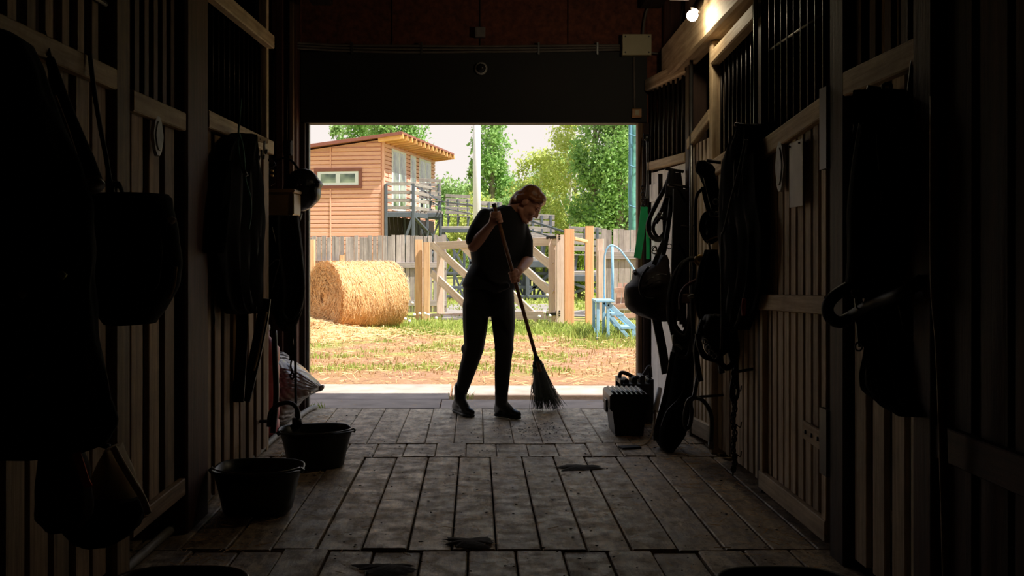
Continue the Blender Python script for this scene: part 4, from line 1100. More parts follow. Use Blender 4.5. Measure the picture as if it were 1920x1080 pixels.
def boot(sh_top, ank, heel, ball, toe, rr):
    bb = Blob()
    bb.chain([sh_top, ank], [rr*1.05, rr])
    bb.chain([ank, heel], [rr, .036]); bb.chain([heel, ball, toe], [.034, .037, .026]); bb.chain([ank, ball], [rr*.9, .036])
    o = bb.build('boot', M_boot, person, .007, 3)
    so = Blob(); dz = V((0, 0, 1))
    pts = [zz(heel, .016), zz(heel.lerp(ball, .5), .013), zz(ball, .013), zz(toe, .013)]
    so.chain(pts, [.034, .028, .036, .025])
    # flatten the sole
    so.v = [V((v.x, v.y, max(.001, min(.024, v.z)))) for v in so.v]
    so.build('sole', M_rubberblack, o, .006, 1)
M_rubberblack = plain('black_rubber', (16, 15, 15), .6, var=.1)
boot(J(863, 726, .10), J(863, 748, .09), gz(856, 762, .045), gz(875, 769, .045), gz(884, 773, .036), .043)
boot(J(940, 735, -.03), J(940, 755, -.03), gz(935, 769, .045), gz(957, 772, .045), gz(971, 777, .034), .045)

# broom
broom = thing('broom', G(1025, 786), 'long-handled broom with dark green twig bristles held by the person', 'broom')
M_stick = wood('broom_stick', (150, 104, 66), (104, 66, 40), var=.05, rough=.4)
beam_ = tube('handle', [s0, s1+sd*.08], RS, M_stick, broom, k=12)
tube('handle_tip', [s0-sd*.012, s0+sd*.012], RS*1.12, M_rubberblack, broom, k=12)
b_end = G(1026, 770)+V((0, 0, .03)); bd = (b_end-s1).normalized()
M_twig = plain('broom_twigs', (26, 40, 34), .5, var=.5, scale=30)
M_twig2 = plain('broom_binding', (50, 32, 26), .6, var=.3)
pa = V((1, 0, 0)); pa = (pa-bd*pa.dot(bd)).normalized(); pb = bd.cross(pa); LB = (b_end-s1).length
vs, fs = loft_geo([(s1+bd*(LB*t), pa*w, pb*w*.55) for t, w in ((-.08, .016), (0, .022), (.08, .034), (.2, .044), (.34, .052), (.5, .062), (.66, .072), (.76, .07))], 24, .05, 9, 2)
meshobj('bristle_core', vs, fs, M_twig, broom, smooth=True, origin=s1)
for t, w in ((.04, .03), (.10, .038)):
    c0 = s1+bd*(LB*t); tube('binding_wire', [c0+pa*(w*math.cos(a))+pb*(w*.6*math.sin(a)) for a in np.linspace(0, 2*math.pi, 17)], .004, M_twig2, broom, n=2, k=5)
tv, tf = [], []
for i in range(420):
    a = random.uniform(0, 2*math.pi); q = math.sqrt(random.random()); t0 = random.uniform(.02, .5); t1 = random.uniform(.85, 1.13)
    w0 = .03+.05*t0; w1 = .105*t1+random.uniform(-.01, .02)
    p0 = s1+bd*(LB*t0)+pa*(w0*q*math.cos(a))+pb*(w0*.55*q*math.sin(a))
    p1 = s1+bd*(LB*t1)+pa*(w1*q*math.cos(a))+pb*(w1*.6*q*math.sin(a))+V((random.gauss(0, .012), random.gauss(0, .012), 0))
    if random.random() < .08: p1 += V((random.uniform(-.05, .06), random.uniform(-.04, .04), .0))
    p1.z = max(.004, p1.z); pm = p0.lerp(p1, .55)+V((random.gauss(0, .006), random.gauss(0, .006), 0)); pm.z = max(.01, pm.z)
    v_, f_ = sweep_geo([p0, pm, p1], circ(.0022, 4), scale=[1, .9, .4], cap=False); o_ = len(tv); tv += v_; tf += [tuple(x+o_ for x in f) for f in f_]
tw = meshobj('twigs', tv, tf, M_twig, broom, origin=s1); tw['kind'] = 'stuff'

# ================================================================== THINGS IN THE BARN
# ---- fittings on the front wall
YW = YD-.022
cab = plain('grey_conduit', (104, 94, 86), .6, var=.15)
cm = thing('cable_run', P(880, 90, YW), 'bundle of grey conduits running along the wall over the doorway', 'conduit')
for i, dz in enumerate((0, .022, .046)):
    pts = [P(505+i*6, 330, YW-.16), P(505+i*6, 150, YW-.16), P(510+i*6, 95+dz*200, YW-.16), P(530, 80+i*5, YW-.16), P(565, 81+i*5, YW-.08), P(640, 85+i*5, YW-.01), P(760, 86+i*6, YW-.01), P(900, 87+i*5, YW-.01), P(1030, 86+i*5, YW-.01), P(1165, 85+i*4, YW-.01)]
    tube('conduit', pts, .009, cab, cm, n=4, k=8)
for px in (660, 790, 1010, 1120):
    p = P(px, 90, YW-.012); box('clip', (p.x-.008, YW-.022, p.z-.05), (p.x+.008, YW, p.z+.04), M_steel, cm, .002)
M_beige = plain('beige_plastic', (176, 164, 128), .5, var=.06)
jb = thing('junction_box', P(1190, 89, YW), 'beige junction box at the right end of the cable run', 'junction box')
p0, p1 = P(1165, 107, YW), P(1216, 70, YW)
box('box_body', (p0.x, YW-.09, p0.z), (p1.x, YW, p1.z), M_beige, jb, .01)
box('lid', (p0.x-.004, YW-.105, p0.z-.004), (p1.x+.004, YW-.09, p1.z+.004), M_beige, jb, .006)
for x in (p0.x+.015, p1.x-.015):
    for z in (p0.z+.015, p1.z-.015): tube('screw', [(x, YW-.105, z), (x, YW-.11, z)], .006, M_steel, jb, k=8)
tube('drop_conduit', [P(1189, 107, YW-.02), P(1190, 205, YW-.02)], .008, cab, jb, k=8)
tube('cable', [P(1216, 98, YW-.04), P(1240, 100, YW-.06), P(1262, 92, YW-.1), P(1272, 70, YW-.1), P(1278, 30, YW-.1), P(1285, -5, YW-.1)], .007, cab, jb, k=8)
tube('cable', [P(1205, 70, YW-.03), P(1208, 40, YW-.03), P(1216, 12, YW-.03), P(1235, -8, YW-.03)], .009, cab, jb, k=8)
sw = thing('light_switch', P(1192, 212, YW), 'small tan light switch under the junction box conduit', 'switch')
p0, p1 = P(1184, 221, YW), P(1201, 205, YW); box('switch_box', (p0.x, YW-.05, p0.z), (p1.x, YW, p1.z), plain('tan_plastic', (170, 120, 70), .5), sw, .006)
box('rocker', (p0.x+.018, YW-.058, p0.z+.015), (p1.x-.018, YW-.05, p1.z-.015), M_beige, sw, .004)
sw = thing('wall_box', P(900, 62, YW), 'small grey square box on the wall above the dome camera', 'box')
p0, p1 = P(891, 71, YW+.01), P(910, 52, YW+.01); box('cover', (p0.x, YW-.03, p0.z), (p1.x, YW+.03, p1.z), plain('grey_plastic', (120, 112, 108), .6), sw, .006)
box('cover_rim', (p0.x+.008, YW-.034, p0.z+.008), (p1.x-.008, YW-.03, p1.z-.008), plain('grey_plastic', (120, 112, 108), .6), sw, .001)
dc = thing('dome_camera', P(902, 129, YW), 'round grey dome camera above the doorway', 'camera')
rotx = Matrix.Rotation(math.radians(90), 4, 'X')
lathe('base_ring', [(.0, 0), (.047, 0), (.047, .018), (.04, .026), (.034, .027)], plain('pale_plastic', (165, 160, 152), .5), dc, P(902, 129, YW), 24, rot=rotx)
lathe('dome', [(.036, .018), (.034, .034), (.026, .048), (.014, .056), (.0, .058)], plain('smoked_dome', (40, 38, 38), .1), dc, P(902, 129, YW), 24, rot=rotx)
lb_ = thing('switch_box', P(538, 278, YW-.18), 'small dark switch box on the post left of the doorway', 'box')
p0, p1 = P(529, 292, YW-.2), P(548, 264, YW-.2); box('case', (p0.x, YW-.23, p0.z), (p1.x, YW-.15, p1.z), M_leather, lb_, .006); box('case_lid', (p0.x+.006, YW-.24, p0.z+.01), (p1.x-.006, YW-.23, p1.z-.01), M_iron, lb_, .003)
tube('feed_cable', [P(538, 264, YW-.19), P(540, 150, YW-.18)], .006, cab, lb_, k=6)

# ---- bulb lamp under the roof at the right
YB = 6.05
lamp = thing('bulb_lamp', P(1299, 28, YB), 'lit bare bulb lamp hanging at the upper right', 'lamp')
lc = P(1299, 28, YB)
tilt = Matrix.Rotation(math.radians(28), 4, 'Y')
lathe('lamp_socket', [(.0, .10), (.018, .10), (.024, .085), (.024, .05), (.03, .04), (.03, .03)], M_iron, lamp, lc, 20, rot=tilt)
def bulbmat():
    m, n, l, b = newmat('lit_bulb'); b.inputs['Base Color'].default_value = (1, .9, .7, 1); b.inputs['Emission Color'].default_value = (1, .84, .58, 1); b.inputs['Emission Strength'].default_value = 140; return m
lathe('bulb', [(.012, .035), (.018, .025), (.029, .008), (.032, -.008), (.026, -.024), (.014, -.033), (.0, -.036)], bulbmat(), lamp, lc, 20, rot=tilt)
tube('lamp_cable', [lc+V((-.045, 0, .09)), lc+V((-.1, .05, .14)), lc+V((-.18, .2, .2)), V((lc.x-.2, lc.y+.4, 3.08))], .006, cab, lamp, k=6)
box('lamp_bracket', (lc.x-.13, YB-.02, lc.z+.085), (lc.x-.02, YB+.02, lc.z+.115), M_iron, lamp, .004)

# ---- buckets and tubs
def bucket(name, c, rx, ry, h, mat, label, rim=.012, rot=0, handle=True, dip=.012):
    t = thing(name, c, label, 'bucket')
    def fn(v, a):
        z = v.z
        if z > h*.8: z -= dip*max(0, math.cos(2*a))**3*((z-h*.8)/(h*.2))
        return V((v.x, v.y, z))
    R4 = Matrix.Rotation(rot, 4, 'Z')
    prof = [(0, .004), (.70, .004), (.74, .012), (.80, h*.35), (.88, h*.7), (.945, h*.93), (.95, h*.93), (1.0, h*.95), (1.01, h*.985), (.985, h), (.945, h*.985), (.87, h*.7), (.79, h*.35), (.70, .022), (0, .02)]
    lathe('bucket_body', [(r, z) for r, z in prof], mat, t, c, 44, rx, ry, 2.9, R4, fn)
    if handle:
        M = Matrix.Translation(V(c)) @ R4
        pts = [M @ V((rx*.99*math.cos(a), ry*.99*math.sin(a)-.0, h*.97+.008)) for a in np.linspace(math.radians(195), math.radians(345), 11)]
        tube('bail', pts, .004, M_steel, t, n=2, k=6)
        for a in (192, 348): tube('lug', [M @ V((rx*.99*math.cos(math.radians(a)), ry*.99*math.sin(math.radians(a)), h*.9)), M @ V((rx*1.04*math.cos(math.radians(a)), ry*1.04*math.sin(math.radians(a)), h*.98))], .012, mat, t, k=8)
    return t
c1 = G(484, 958); bucket('feed_bucket', c1, .205, .185, .205, M_rubber, 'dark green feed bucket nearest on the left, by the stall boards')
c2 = G(592, 873); bucket('feed_bucket', c2, .205, .185, .205, M_rubber, 'dark green feed bucket further back, under the hanging tack', rot=.25)
M_redtub = plain('dark_red_rubber', (58, 26, 22), .4, var=.15)
c3 = V(((325-CX)/F*2.80, 2.80, 0)); tb3 = bucket('rubber_tub', c3, .188, .188, .30, M_redtub, 'dark red tub at the bottom left corner', handle=False, dip=0)
lathe('tub_knob', [(0, .0), (.028, .0), (.03, .02), (.02, .03), (0, .032)], M_steel, tb3, c3+V((.02, .02, .05)), 14)
c4 = V(((1482-CX)/F*2.80, 2.80, 0)); bucket('rubber_tub', c4, .183, .183, .30, M_rubberblack, 'black tub cut off by the bottom edge at the right', handle=False, dip=0)

# ---- black storage box and tool tote by the right door post
tbx = thing('storage_box', G(1180, 816), 'black plastic storage box with a ribbed lid on the floor by the doorway', 'box')
yb = G(1180, 818).y; M_bpl = plain('black_plastic', (17, 16, 16), .38, var=.1)
xa_, xb_ = P(1148, 0, yb).x, P(1212, 0, yb).x; zt1 = zat(765, yb); zt2 = zat(735, yb)
vs = []
for z, ins_, in ((.002, .02), (zt1, .0)):
    for x, y in ((xa_+ins_, yb), (xb_-ins_, yb), (xb_-ins_, yb+.34), (xa_+ins_, yb+.34)): vs.append((x, y, z))
meshobj('box_body', vs, [(0, 3, 2, 1), (4, 5, 6, 7), (0, 1, 5, 4), (1, 2, 6, 5), (2, 3, 7, 6), (3, 0, 4, 7)], M_bpl, tbx, origin=(xa_, yb, 0))
box('lid', (xa_-.018, yb-.015, zt1-.02), (xb_+.018, yb+.36, zt2-.012), M_bpl, tbx, .014)
for i in range(7):
    x = xa_+(i+.5)*(xb_-xa_)/7
    tube('lid_rib', [(x, yb-.005, zt2-.014), (x, yb+.35, zt2-.014)], .011, M_bpl, tbx, k=8)
box('latch', (xa_-.03, yb+.1, zt1-.04), (xa_-.014, yb+.2, zt1+.04), M_bpl, tbx, .004)
box('latch', (xb_+.014, yb+.1, zt1-.04), (xb_+.03, yb+.2, zt1+.04), M_bpl, tbx, .004)
for x in (xa_+.02, xa_+.045): box('body_rib', (x-.004, yb-.006, .02), (x+.004, yb+.004, zt1-.02), M_bpl, tbx, .002)
tot = thing('grooming_tote', G(1190, 786), 'dark grooming tote with a carrying handle behind the storage box', 'tote')
yt = yb+.48; x0_, x1_ = P(1163, 0, yt).x, P(1226, 0, yt).x; zt3 = zat(712, yt)
M_tote = plain('dark_brown_plastic', (36, 27, 25), .5, var=.2)
box('tray', (x0_, yt, .0), (x1_, yt+.26, zt3-.03), M_tote, tot, .02)
for x in (x0_, x1_-.02): box('end_wall', (x, yt-.005, .02), (x+.02, yt+.265, zt3), M_tote, tot, .008)
tube('handle', [(x0_+.01, yt+.13, zt3-.02), (x0_+.02, yt+.13, zt3+.03), (x0_+.06, yt+.13, zt3+.028), (x0_+.12, yt+.13, zt3+.0), (x0_+.18, yt+.13, zt3+.02), (x1_-.01, yt+.13, zt3+.075), (x1_-.0, yt+.13, zt3)], .014, M_tote, tot, k=8)
for i in range(4):
    bx_ = x0_+.03+i*.055; box('brush', (bx_, yt+.03, zt3-.04), (bx_+.035, yt+.2, zt3+.012*(i % 3)), M_leather if i % 2 else M_tote, tot, .008)
stx = thing('broom_stub', G(1228, 790), 'short pale stick leaning on the white boards behind the long bag', 'stick')
tube('stick', [P(1226, 810, 6.95), P(1229, 768, 6.98)], .008, M_rail, stx, k=8); tube('sleeve', [P(1229, 770, 6.98), P(1237, 728, 7.05)], .018, M_white, stx, k=8)
cord = thing('cord', G(1190, 835), 'thin pale cord with a flat dark clip lying on the planks by the long bag', 'cord')
tube('cord_line', [G(1226, 805)+V((0, 0, .1)), G(1222, 822)+V((0, 0, .03)), G(1212, 832)+V((0, 0, .006)), G(1198, 837)+V((0, 0, .006)), G(1165, 838)+V((0, 0, .006))], .004, M_rail, cord, k=6)
beam('clip', G(1163, 842)+V((0, 0, .008)), G(1198, 840)+V((0, 0, .008)), .07, .012, M_leather, cord, (0, 1, 0))

# ---- tack on the right wall
def peg(p, par, out=-1, ln=.12):
    tube('peg', [p+V((-out*.02+.0, 0, 0)), p+V((out*ln, 0, .02))], .010, M_iron, par, k=8)
# green webbing strap by the jamb
gs_ = thing('green_strap', P(1205, 392, 7.7), 'bright green webbing strap hanging on a black chain by the right jamb', 'strap')
strap('webbing', [P(1208, 388, 7.70), P(1206, 410, 7.7), P(1201, 445, 7.68), P(1195, 484, 7.66)], .052, .004, M_green, gs_, (1, 0, 0))
strap('webbing_tail', [P(1209, 388, 7.74), P(1214, 420, 7.76), P(1215, 486, 7.76)], .024, .004, M_green, gs_, (1, 0, 0))
for i in range(7):
    p = P(1205+(i % 2)*2, 352+i*6, 7.71); tube('chain_link', [p+V((.012*math.cos(a), .004*math.cos(a)*(1 if i % 2 else -1), .016*math.sin(a))) for a in np.linspace(0, 2*math.pi, 9)], .004, M_iron, gs_, n=1, k=5)
tube('chain_top', [P(1205, 352, 7.71), P(1206, 300, 7.75), P(1207, 250, 7.82)], .005, M_iron, gs_, k=6)
ch = thing('door_chain', P(1214, 300, 7.8), 'thin steel pull chain hanging down the right door jamb', 'chain')
for i in range(2): tube('chain_strand', [P(1212+i*4, 262, 7.8), P(1213+i*3, 330, 7.8), P(1211+i*4, 372, 7.8)], .004, M_steel, ch, k=5)
lathe('chain_pulley', [(0, -.012), (.025, -.012), (.018, 0), (.025, .012), (0, .012)], M_steel, ch, P(1213, 258, 7.8), 14, rot=rotx)
# bridle on the white boards
YB1 = 7.05
br = thing('bridle', P(1257, 325, YB1), 'black leather bridle hung in a teardrop loop on the white boards', 'bridle')
def loop(par, pts, Y, w=.02, t=.006, mat=None, name='strap', dy=.0):
    return strap(name, [P(a, b, Y+(c[0] if c else 0)) for a, b, *c in pts], w, t, mat or M_leather, par, (1, .3, 0))
loop(br, [(1259, 322), (1248, 350), (1232, 380), (1218, 410), (1215, 428), (1222, 444), (1236, 450), (1246, 440), (1247, 400), (1255, 350)], YB1, .028, .012)
loop(br, [(1260, 322, .03), (1252, 360, .03), (1240, 395, .03), (1228, 415, .03), (1225, 432, .03), (1236, 446, .03), (1250, 430, .03)], YB1, .022, .01, M_brownleather)
loop(br, [(1262, 322, -.03), (1258, 380, -.04), (1252, 430, -.04), (1245, 470, -.05), (1236, 500, -.06)], YB1, .03, .012)
for i in range(5):
    loop(br, [(1261+i*3, 324, .01*i), (1266+i*3.2, 370, .02*i), (1264+i*4.6, 430, .02*i), (1262+i*4.2, 505, .02*i), (1266+i*3, 560, .02*i)], YB1-.05, .026, .010, M_leather if i % 2 else M_brownleather, 'rein')
tube('browband', [P(1230, 418, YB1-.02), P(1238, 408, YB1-.04), P(1246, 412, YB1-.02)], .012, M_brownleather, br, k=6)
for (a, b) in ((1237, 403), (1255, 462), (1227, 466), (1275, 424)):
    p = P(a, b, YB1-.07); tube('bit_ring', [p+V((.016*math.cos(q), 0, .016*math.sin(q))) for q in np.linspace(0, 2*math.pi, 13)], .0035, M_steel, br, n=1, k=6)
hung('crown_pad', YB1-.03, [(318, 1254, 1265), (330, 1251, 1266), (350, 1248, 1267), (370, 1246, 1268)], .03, M_leather, br, seed=3)
peg(P(1259, 322, YB1)+V((.06, 0, 0)), br, -1, .1)
tube('wood_peg_bar', [P(1238, 326, YB1+.25), P(1238, 365, YB1+.25)], .016, M_brownleather, br, k=6)
# second bunch of dark straps right of it
b2 = thing('strap_bundle', P(1275, 350, 6.9), 'bundle of dark stirrup leathers hanging beside the bridle', 'straps')
for i in range(5):
    loop(b2, [(1266+i*3.6, 354), (1265+i*4.4, 420), (1262+i*5, 500), (1262+i*5.2, 590+i*6)], 6.9+.02*i, .028, .012, M_leather, 'leather')
peg(P(1276, 352, 6.9)+V((.06, 0, 0)), b2, -1, .14); p = P(1276, 424, 6.86)
tube('buckle', [P(1276, 424, 6.85), P(1284, 424, 6.85), P(1292, 427, 6.85), P(1300, 422, 6.85)], .009, M_iron, b2, k=6)
# saddle
sd_ = thing('saddle', P(1215, 540, 6.65), 'dark brown saddle jutting from the right wall into the doorway light', 'saddle')
hung('saddle_seat', 6.65, [(478, 1238, 1250, 6.75, .05), (490, 1222, 1254, 6.72, .1), (502, 1200, 1255, 6.7, .15), (510, 1188, 1256, 6.68, .18), (528, 1184, 1256, 6.65, .2), (538, 1171, 1256, 6.65, .2), (556, 1170, 1255, 6.65, .2), (572, 1173, 1255, 6.65, .19), (584, 1183, 1255, 6.65, .16), (594, 1204, 1254, 6.65, .12), (602, 1230, 1252, 6.65, .06)], .18, M_brownleather, sd_, wob=.03, lob=5, seed=5, k=32)
tube('pommel', [P(1192, 513, 6.5), P(1189, 510, 6.6), P(1192, 508, 6.75)], .012, M_brownleather, sd_, k=8)
tube('flap_piping', [P(1216, 500, 6.42), P(1203, 520, 6.42), P(1200, 545, 6.42), P(1210, 558, 6.43), P(1226, 560, 6.43)], .007, M_leather, sd_, k=6)
for pts in ([(1213, 526), (1222, 521), (1226, 520)], [(1231, 516), (1240, 514), (1250, 515)], [(1214, 506), (1220, 499)]):
    tube('metal_edge', [P(a, b, 6.45) for a, b in pts], .0035, M_steel, sd_, k=6)
strap('girth', [P(1229, 588, 6.6), P(1233, 610, 6.62), P(1241, 650, 6.65), P(1249, 700, 6.68)], .055, .012, M_leather, sd_, (1, .2, 0))
tube('stirrup', [P(1228, 462, 6.55), P(1224, 468, 6.55), P(1223, 474, 6.55), P(1232, 476, 6.55), P(1231, 468, 6.55), P(1228, 462, 6.55)], .004, M_steel, sd_, n=3, k=6)
strap('stirrup_leather', [P(1245, 452, 6.62), P(1236, 472, 6.6), P(1226, 496, 6.58)], .03, .008, M_leather, sd_, (1, .2, 0))
beam('saddle_rack', P(1240, 560, 6.75), V((XR+.0, 6.8, zat(560, 6.8))), .06, .05, M_post, sd_)
# hanks of lead ropes on a brass peg
M_rope = plain('dark_grey_rope', (44, 42, 40), .8, var=.35, scale=40, bump=.4)
lr = thing('rope_hank', P(1290, 490, 6.2), 'thick hank of dark grey lead ropes draped over a brass peg', 'ropes')
for i in range(15):
    q = i/14; xo = random.uniform(-3, 3); dy = random.uniform(-.10, .06)
    yb2 = 615+random.uniform(-12, 40)*(.4+q)
    tube('rope', [P(1306, 486, 6.2+dy*.4), P(1294-q*14, 484+q*8, 6.2+dy), P(1280-q*20+xo, 505+q*20, 6.2+dy), P(1268-q*14+xo, 555+q*6, 6.2+dy), P(1264-q*9+xo, 600, 6.2+dy), P(1268-q*2+xo, yb2, 6.2+dy), P(1282+q*6, yb2+10, 6.2+dy), P(1292+q*4, yb2-20, 6.2+dy), P(1298, 560, 6.2+dy*.5), P(1302, 492, 6.2)], random.uniform(.008, .012), M_rope if i % 3 else M_leather, lr, n=4, k=6)
lathe('brass_peg', [(0, -.06), (.022, -.06), (.022, .0), (.034, .005), (.034, .018), (.012, .02), (.012, .008), (0, .008)], plain('brass', (150, 122, 70), .4, .8), lr, P(1312, 488, 6.12), 18, rot=rotx)
tube('peg_arm', [P(1312, 488, 6.14), V((XR+.0, 6.2, zat(486, 6.2)))], .014, M_iron, lr, k=8)
tube('rope', [P(1262, 628, 6.1), P(1263, 645, 6.08), P(1272, 648, 6.08), P(1280, 655, 6.08)], .007, M_steel, lr, k=6)
# curved brown hose loop with cap
hk = thing('crop_handle', P(1298, 565, 6.0), 'dark riding crop with a pale cap tucked among the ropes', 'crop')
tube('shaft', [P(1298, 560, 6.0), P(1299, 600, 6.0), P(1302, 660, 6.02)], .012, M_rope, hk, k=8); tube('cap', [P(1291, 558, 6.0), P(1298, 555, 5.99), P(1305, 557, 6.0)], .012, plain('pale_horn', (150, 146, 138), .4), hk, k=8)
tube('wrist_loop', [P(1276, 580, 5.99), P(1276, 555, 5.98), P(1285, 538, 5.98), P(1300, 528, 5.98), P(1318, 520, 6.0)], .010, plain('maroon_cord', (70, 26, 26), .6), hk, k=6)
# long bag standing on the floor
bagY = 6.35
lb2 = thing('tack_bag', G(1255, 838), 'long black tack bag standing on the planks against the right wall', 'bag')
hung('bag_body', bagY, [(625, 1268, 1292), (650, 1262, 1298), (690, 1253, 1301), (730, 1248, 1298), (760, 1242, 1296), (790, 1232, 1291), (815, 1227, 1284), (830, 1231, 1274), (842, 1240, 1262)], .12, M_cloth, lb2, wob=.018, lob=4, seed=6)
strap('shoulder_strap', [P(1262, 660, bagY-.13), P(1248, 740, bagY-.14), P(1232, 800, bagY-.13), P(1230, 826, bagY-.1)], .03, .006, M_leather, lb2, (1, 0, 0))
tube('zip', [P(1286, 690, bagY-.12), P(1278, 740, bagY-.13), P(1252, 770, bagY-.13), P(1240, 800, bagY-.13)], .005, M_iron, lb2, k=6)
# coiled hose beyond the bag
hs_ = thing('hose_coil', P(1300, 760, 6.1), 'black rubber hose coiled on the right boards near the floor', 'hose')
tube('hose', [P(1333, 830, 5.95), P(1335, 790, 5.95), P(1330, 768, 5.95), P(1318, 751, 5.98), P(1304, 746, 6.0), P(1292, 750, 6.02), P(1286, 765, 6.04), P(1283, 790, 6.05), P(1288, 803, 6.06), P(1294, 795, 6.06), P(1297, 770, 6.04), P(1293, 755, 6.03), P(1302, 740, 6.03), P(1310, 690, 6.08)], .012, M_bpl, hs_, n=5, k=8)
tube('hose_end', [P(1333, 828, 5.95), P(1333, 842, 5.95)], .016, M_steel, hs_, k=8)
hook_p = P(1300, 745, 6.03); tube('hose_hook', [hook_p, V((XR, 6.05, hook_p.z+.01))], .008, M_iron, hs_, k=6)
# head collars, upper cluster
hc_ = thing('head_collar', P(1325, 380, 5.95), 'black padded head collar hanging high on the right boards', 'halter')
Yh = 5.95
hung('padding', Yh, [(302, 1308, 1322), (310, 1305, 1336), (320, 1303, 1338), (330, 1312, 1340), (345, 1320, 1346), (370, 1326, 1348), (395, 1332, 1346), (402, 1334, 1340)], .05, M_cloth, hc_, wob=.10, lob=5, seed=8)
loop(hc_, [(1322, 332), (1330, 365), (1338, 400), (1334, 408), (1326, 385), (1318, 350)], Yh-.03, .024, .009)
loop(hc_, [(1366, 312), (1358, 345), (1348, 375), (1340, 402)], Yh-.05, .016, .006, M_rope)
loop(hc_, [(1338, 398), (1322, 404), (1316, 420), (1317, 435), (1328, 452), (1345, 444), (1352, 420), (1344, 402)], Yh-.04, .034, .014)
hung('nose_pad', Yh, [(396, 1326, 1342), (410, 1318, 1350), (425, 1314, 1352), (440, 1318, 1352), (450, 1324, 1346), (458, 1327, 1334)], .05, M_leather, hc_, wob=.09, lob=5, seed=9)
for a, b in ((1335, 401), (1342, 378), (1344, 402)):
    p = P(a, b, Yh-.08); tube('bit_ring', [p+V((.014*math.cos(q), 0, .014*math.sin(q))) for q in np.linspace(0, 2*math.pi, 11)], .004, M_steel, hc_, n=1, k=6)
tube('cheek_rope', [P(1316, 355, Yh), P(1307, 366, Yh), P(1304, 390, Yh), P(1304, 440, Yh), P(1304, 480, Yh)], .010, M_leather, hc_, k=6)
peg(P(1325, 308, Yh)+V((.14, 0, 0)), hc_, -1, .14)
# tan whip
wh = thing('whip', P(1338, 500, 5.85), 'thin tan whip hanging among the dark tack on the right', 'whip')
tube('whip_shaft', [P(1329, 455, 5.85), P(1337, 500, 5.84), P(1348, 543, 5.83)], .006, M_rail, wh, k=6); strap('whip_loop', [P(1325, 452, 5.85), P(1335, 447, 5.85), P(1348, 443, 5.86)], .008, .005, M_rail, wh)
# black horse rug
rug = thing('horse_rug', P(1395, 240, 5.5), 'large black horse rug hanging by the stall door on the right', 'rug')
hungw('rug_body', 1, [(232, 1400, 1424), (245, 1386, 1428), (270, 1366, 1430), (300, 1356, 1432), (350, 1352, 1434), (400, 1350, 1436), (440, 1350, 1440), (480, 1352, 1440), (530, 1354, 1436), (570, 1352, 1426), (600, 1356, 1412), (618, 1368, 1398)], .05, M_cloth, rug, wob=.05, lob=9, seed=10, k=64)
tube('rug_cord', [P(1398, 262, 4.75), P(1385, 320, 4.8), P(1372, 370, 4.9), P(1358, 430, 5.0), P(1353, 445, 5.05), P(1353, 520, 5.05), P(1354, 600, 5.05), P(1352, 655, 5.05)], .006, M_rope, rug, k=6)
tube('rug_cord', [P(1402, 262, 4.75), P(1392, 320, 4.8), P(1384, 370, 4.85)], .004, M_rope, rug, k=6)
hung('red_tag', 4.75, [(560, 1392, 1398), (575, 1390, 1399), (592, 1391, 1397)], .008, plain('red_fabric', (150, 20, 16), .7), rug, seed=2)
peg(P(1410, 240, 5.5)+V((.03, 0, 0)), rug, -1, .12)
# lower straps
ls = thing('girth_straps', P(1340, 620, 5.7), 'tangle of dark girth straps and buckles hanging below the rug', 'straps')
for i, pts in enumerate([[(1308, 625), (1312, 650), (1322, 668), (1345, 676), (1362, 690), (1378, 676), (1386, 640)], [(1352, 600), (1350, 650), (1352, 690), (1354, 700)], [(1318, 600), (1312, 620), (1305, 655), (1310, 700), (1314, 715)], [(1368, 612), (1374, 650), (1384, 690), (1390, 716)], [(1330, 600), (1322, 615), (1316, 625), (1306, 632)], [(1376, 610), (1386, 650), (1382, 690), (1376, 660)]]):
    loop(ls, pts, 5.66+.02*i, .03 if i != 3 else .075, .012, M_leather, 'girth')
hung('girth_pad', 5.7, [(590, 1325, 1352), (610, 1316, 1380), (635, 1316, 1386), (655, 1322, 1372), (668, 1330, 1352)], .06, M_leather, ls, wob=.1, lob=6, seed=12)
hung('saddle_pad', 5.85, [(468, 1322, 1344), (500, 1310, 1350), (540, 1304, 1352), (580, 1306, 1352), (605, 1314, 1350)], .05, M_cloth, ls, wob=.08, lob=7, seed=41, k=36)
for a, b in ((1328, 652), (1334, 662), (1322, 640), (1374, 618), (1340, 668)):
    p = P(a, b, 5.56); tube('buckle', [p+V((.012*math.cos(q), 0, .014*math.sin(q))) for q in np.linspace(0, 2*math.pi, 9)], .0035, M_steel, ls, n=1, k=6)
peg(P(1345, 598, 5.7)+V((.1, 0, 0)), ls, -1, .12)
# hanging chain
hch = thing('tie_chain', P(1378, 800, 5.35), 'black tie chain and rope hanging almost to the floor on the right', 'chain')
for i in range(34):
    p = P(1376+2*math.sin(i*.7), 700+i*5.6, 5.38); d_ = 1 if i % 2 else 0
    tube('chain_link', [p+V((.011*math.cos(q)*(1-d_*.75), .009*math.cos(q)*d_, .017*math.sin(q))) for q in np.linspace(0, 2*math.pi, 9)], .0045, M_iron, hch, n=1, k=5)
tube('tie_rope', [P(1379, 690, 5.38), P(1372, 720, 5.38), P(1371, 745, 5.38), P(1378, 752, 5.38), P(1384, 735, 5.38), P(1380, 705, 5.38)], .009, M_leather, hch, k=6)
for k_ in (727, 795, 850): tube('twine', [P(1379, k_, 5.36), P(1388, k_+6, 5.35), P(1390, k_-4, 5.35)], .003, M_iron, hch, k=5)
tube('chain_hook', [P(1376, 698, 5.38), V((XR, 5.4, zat(692, 5.4)))], .008, M_iron, hch, k=6)
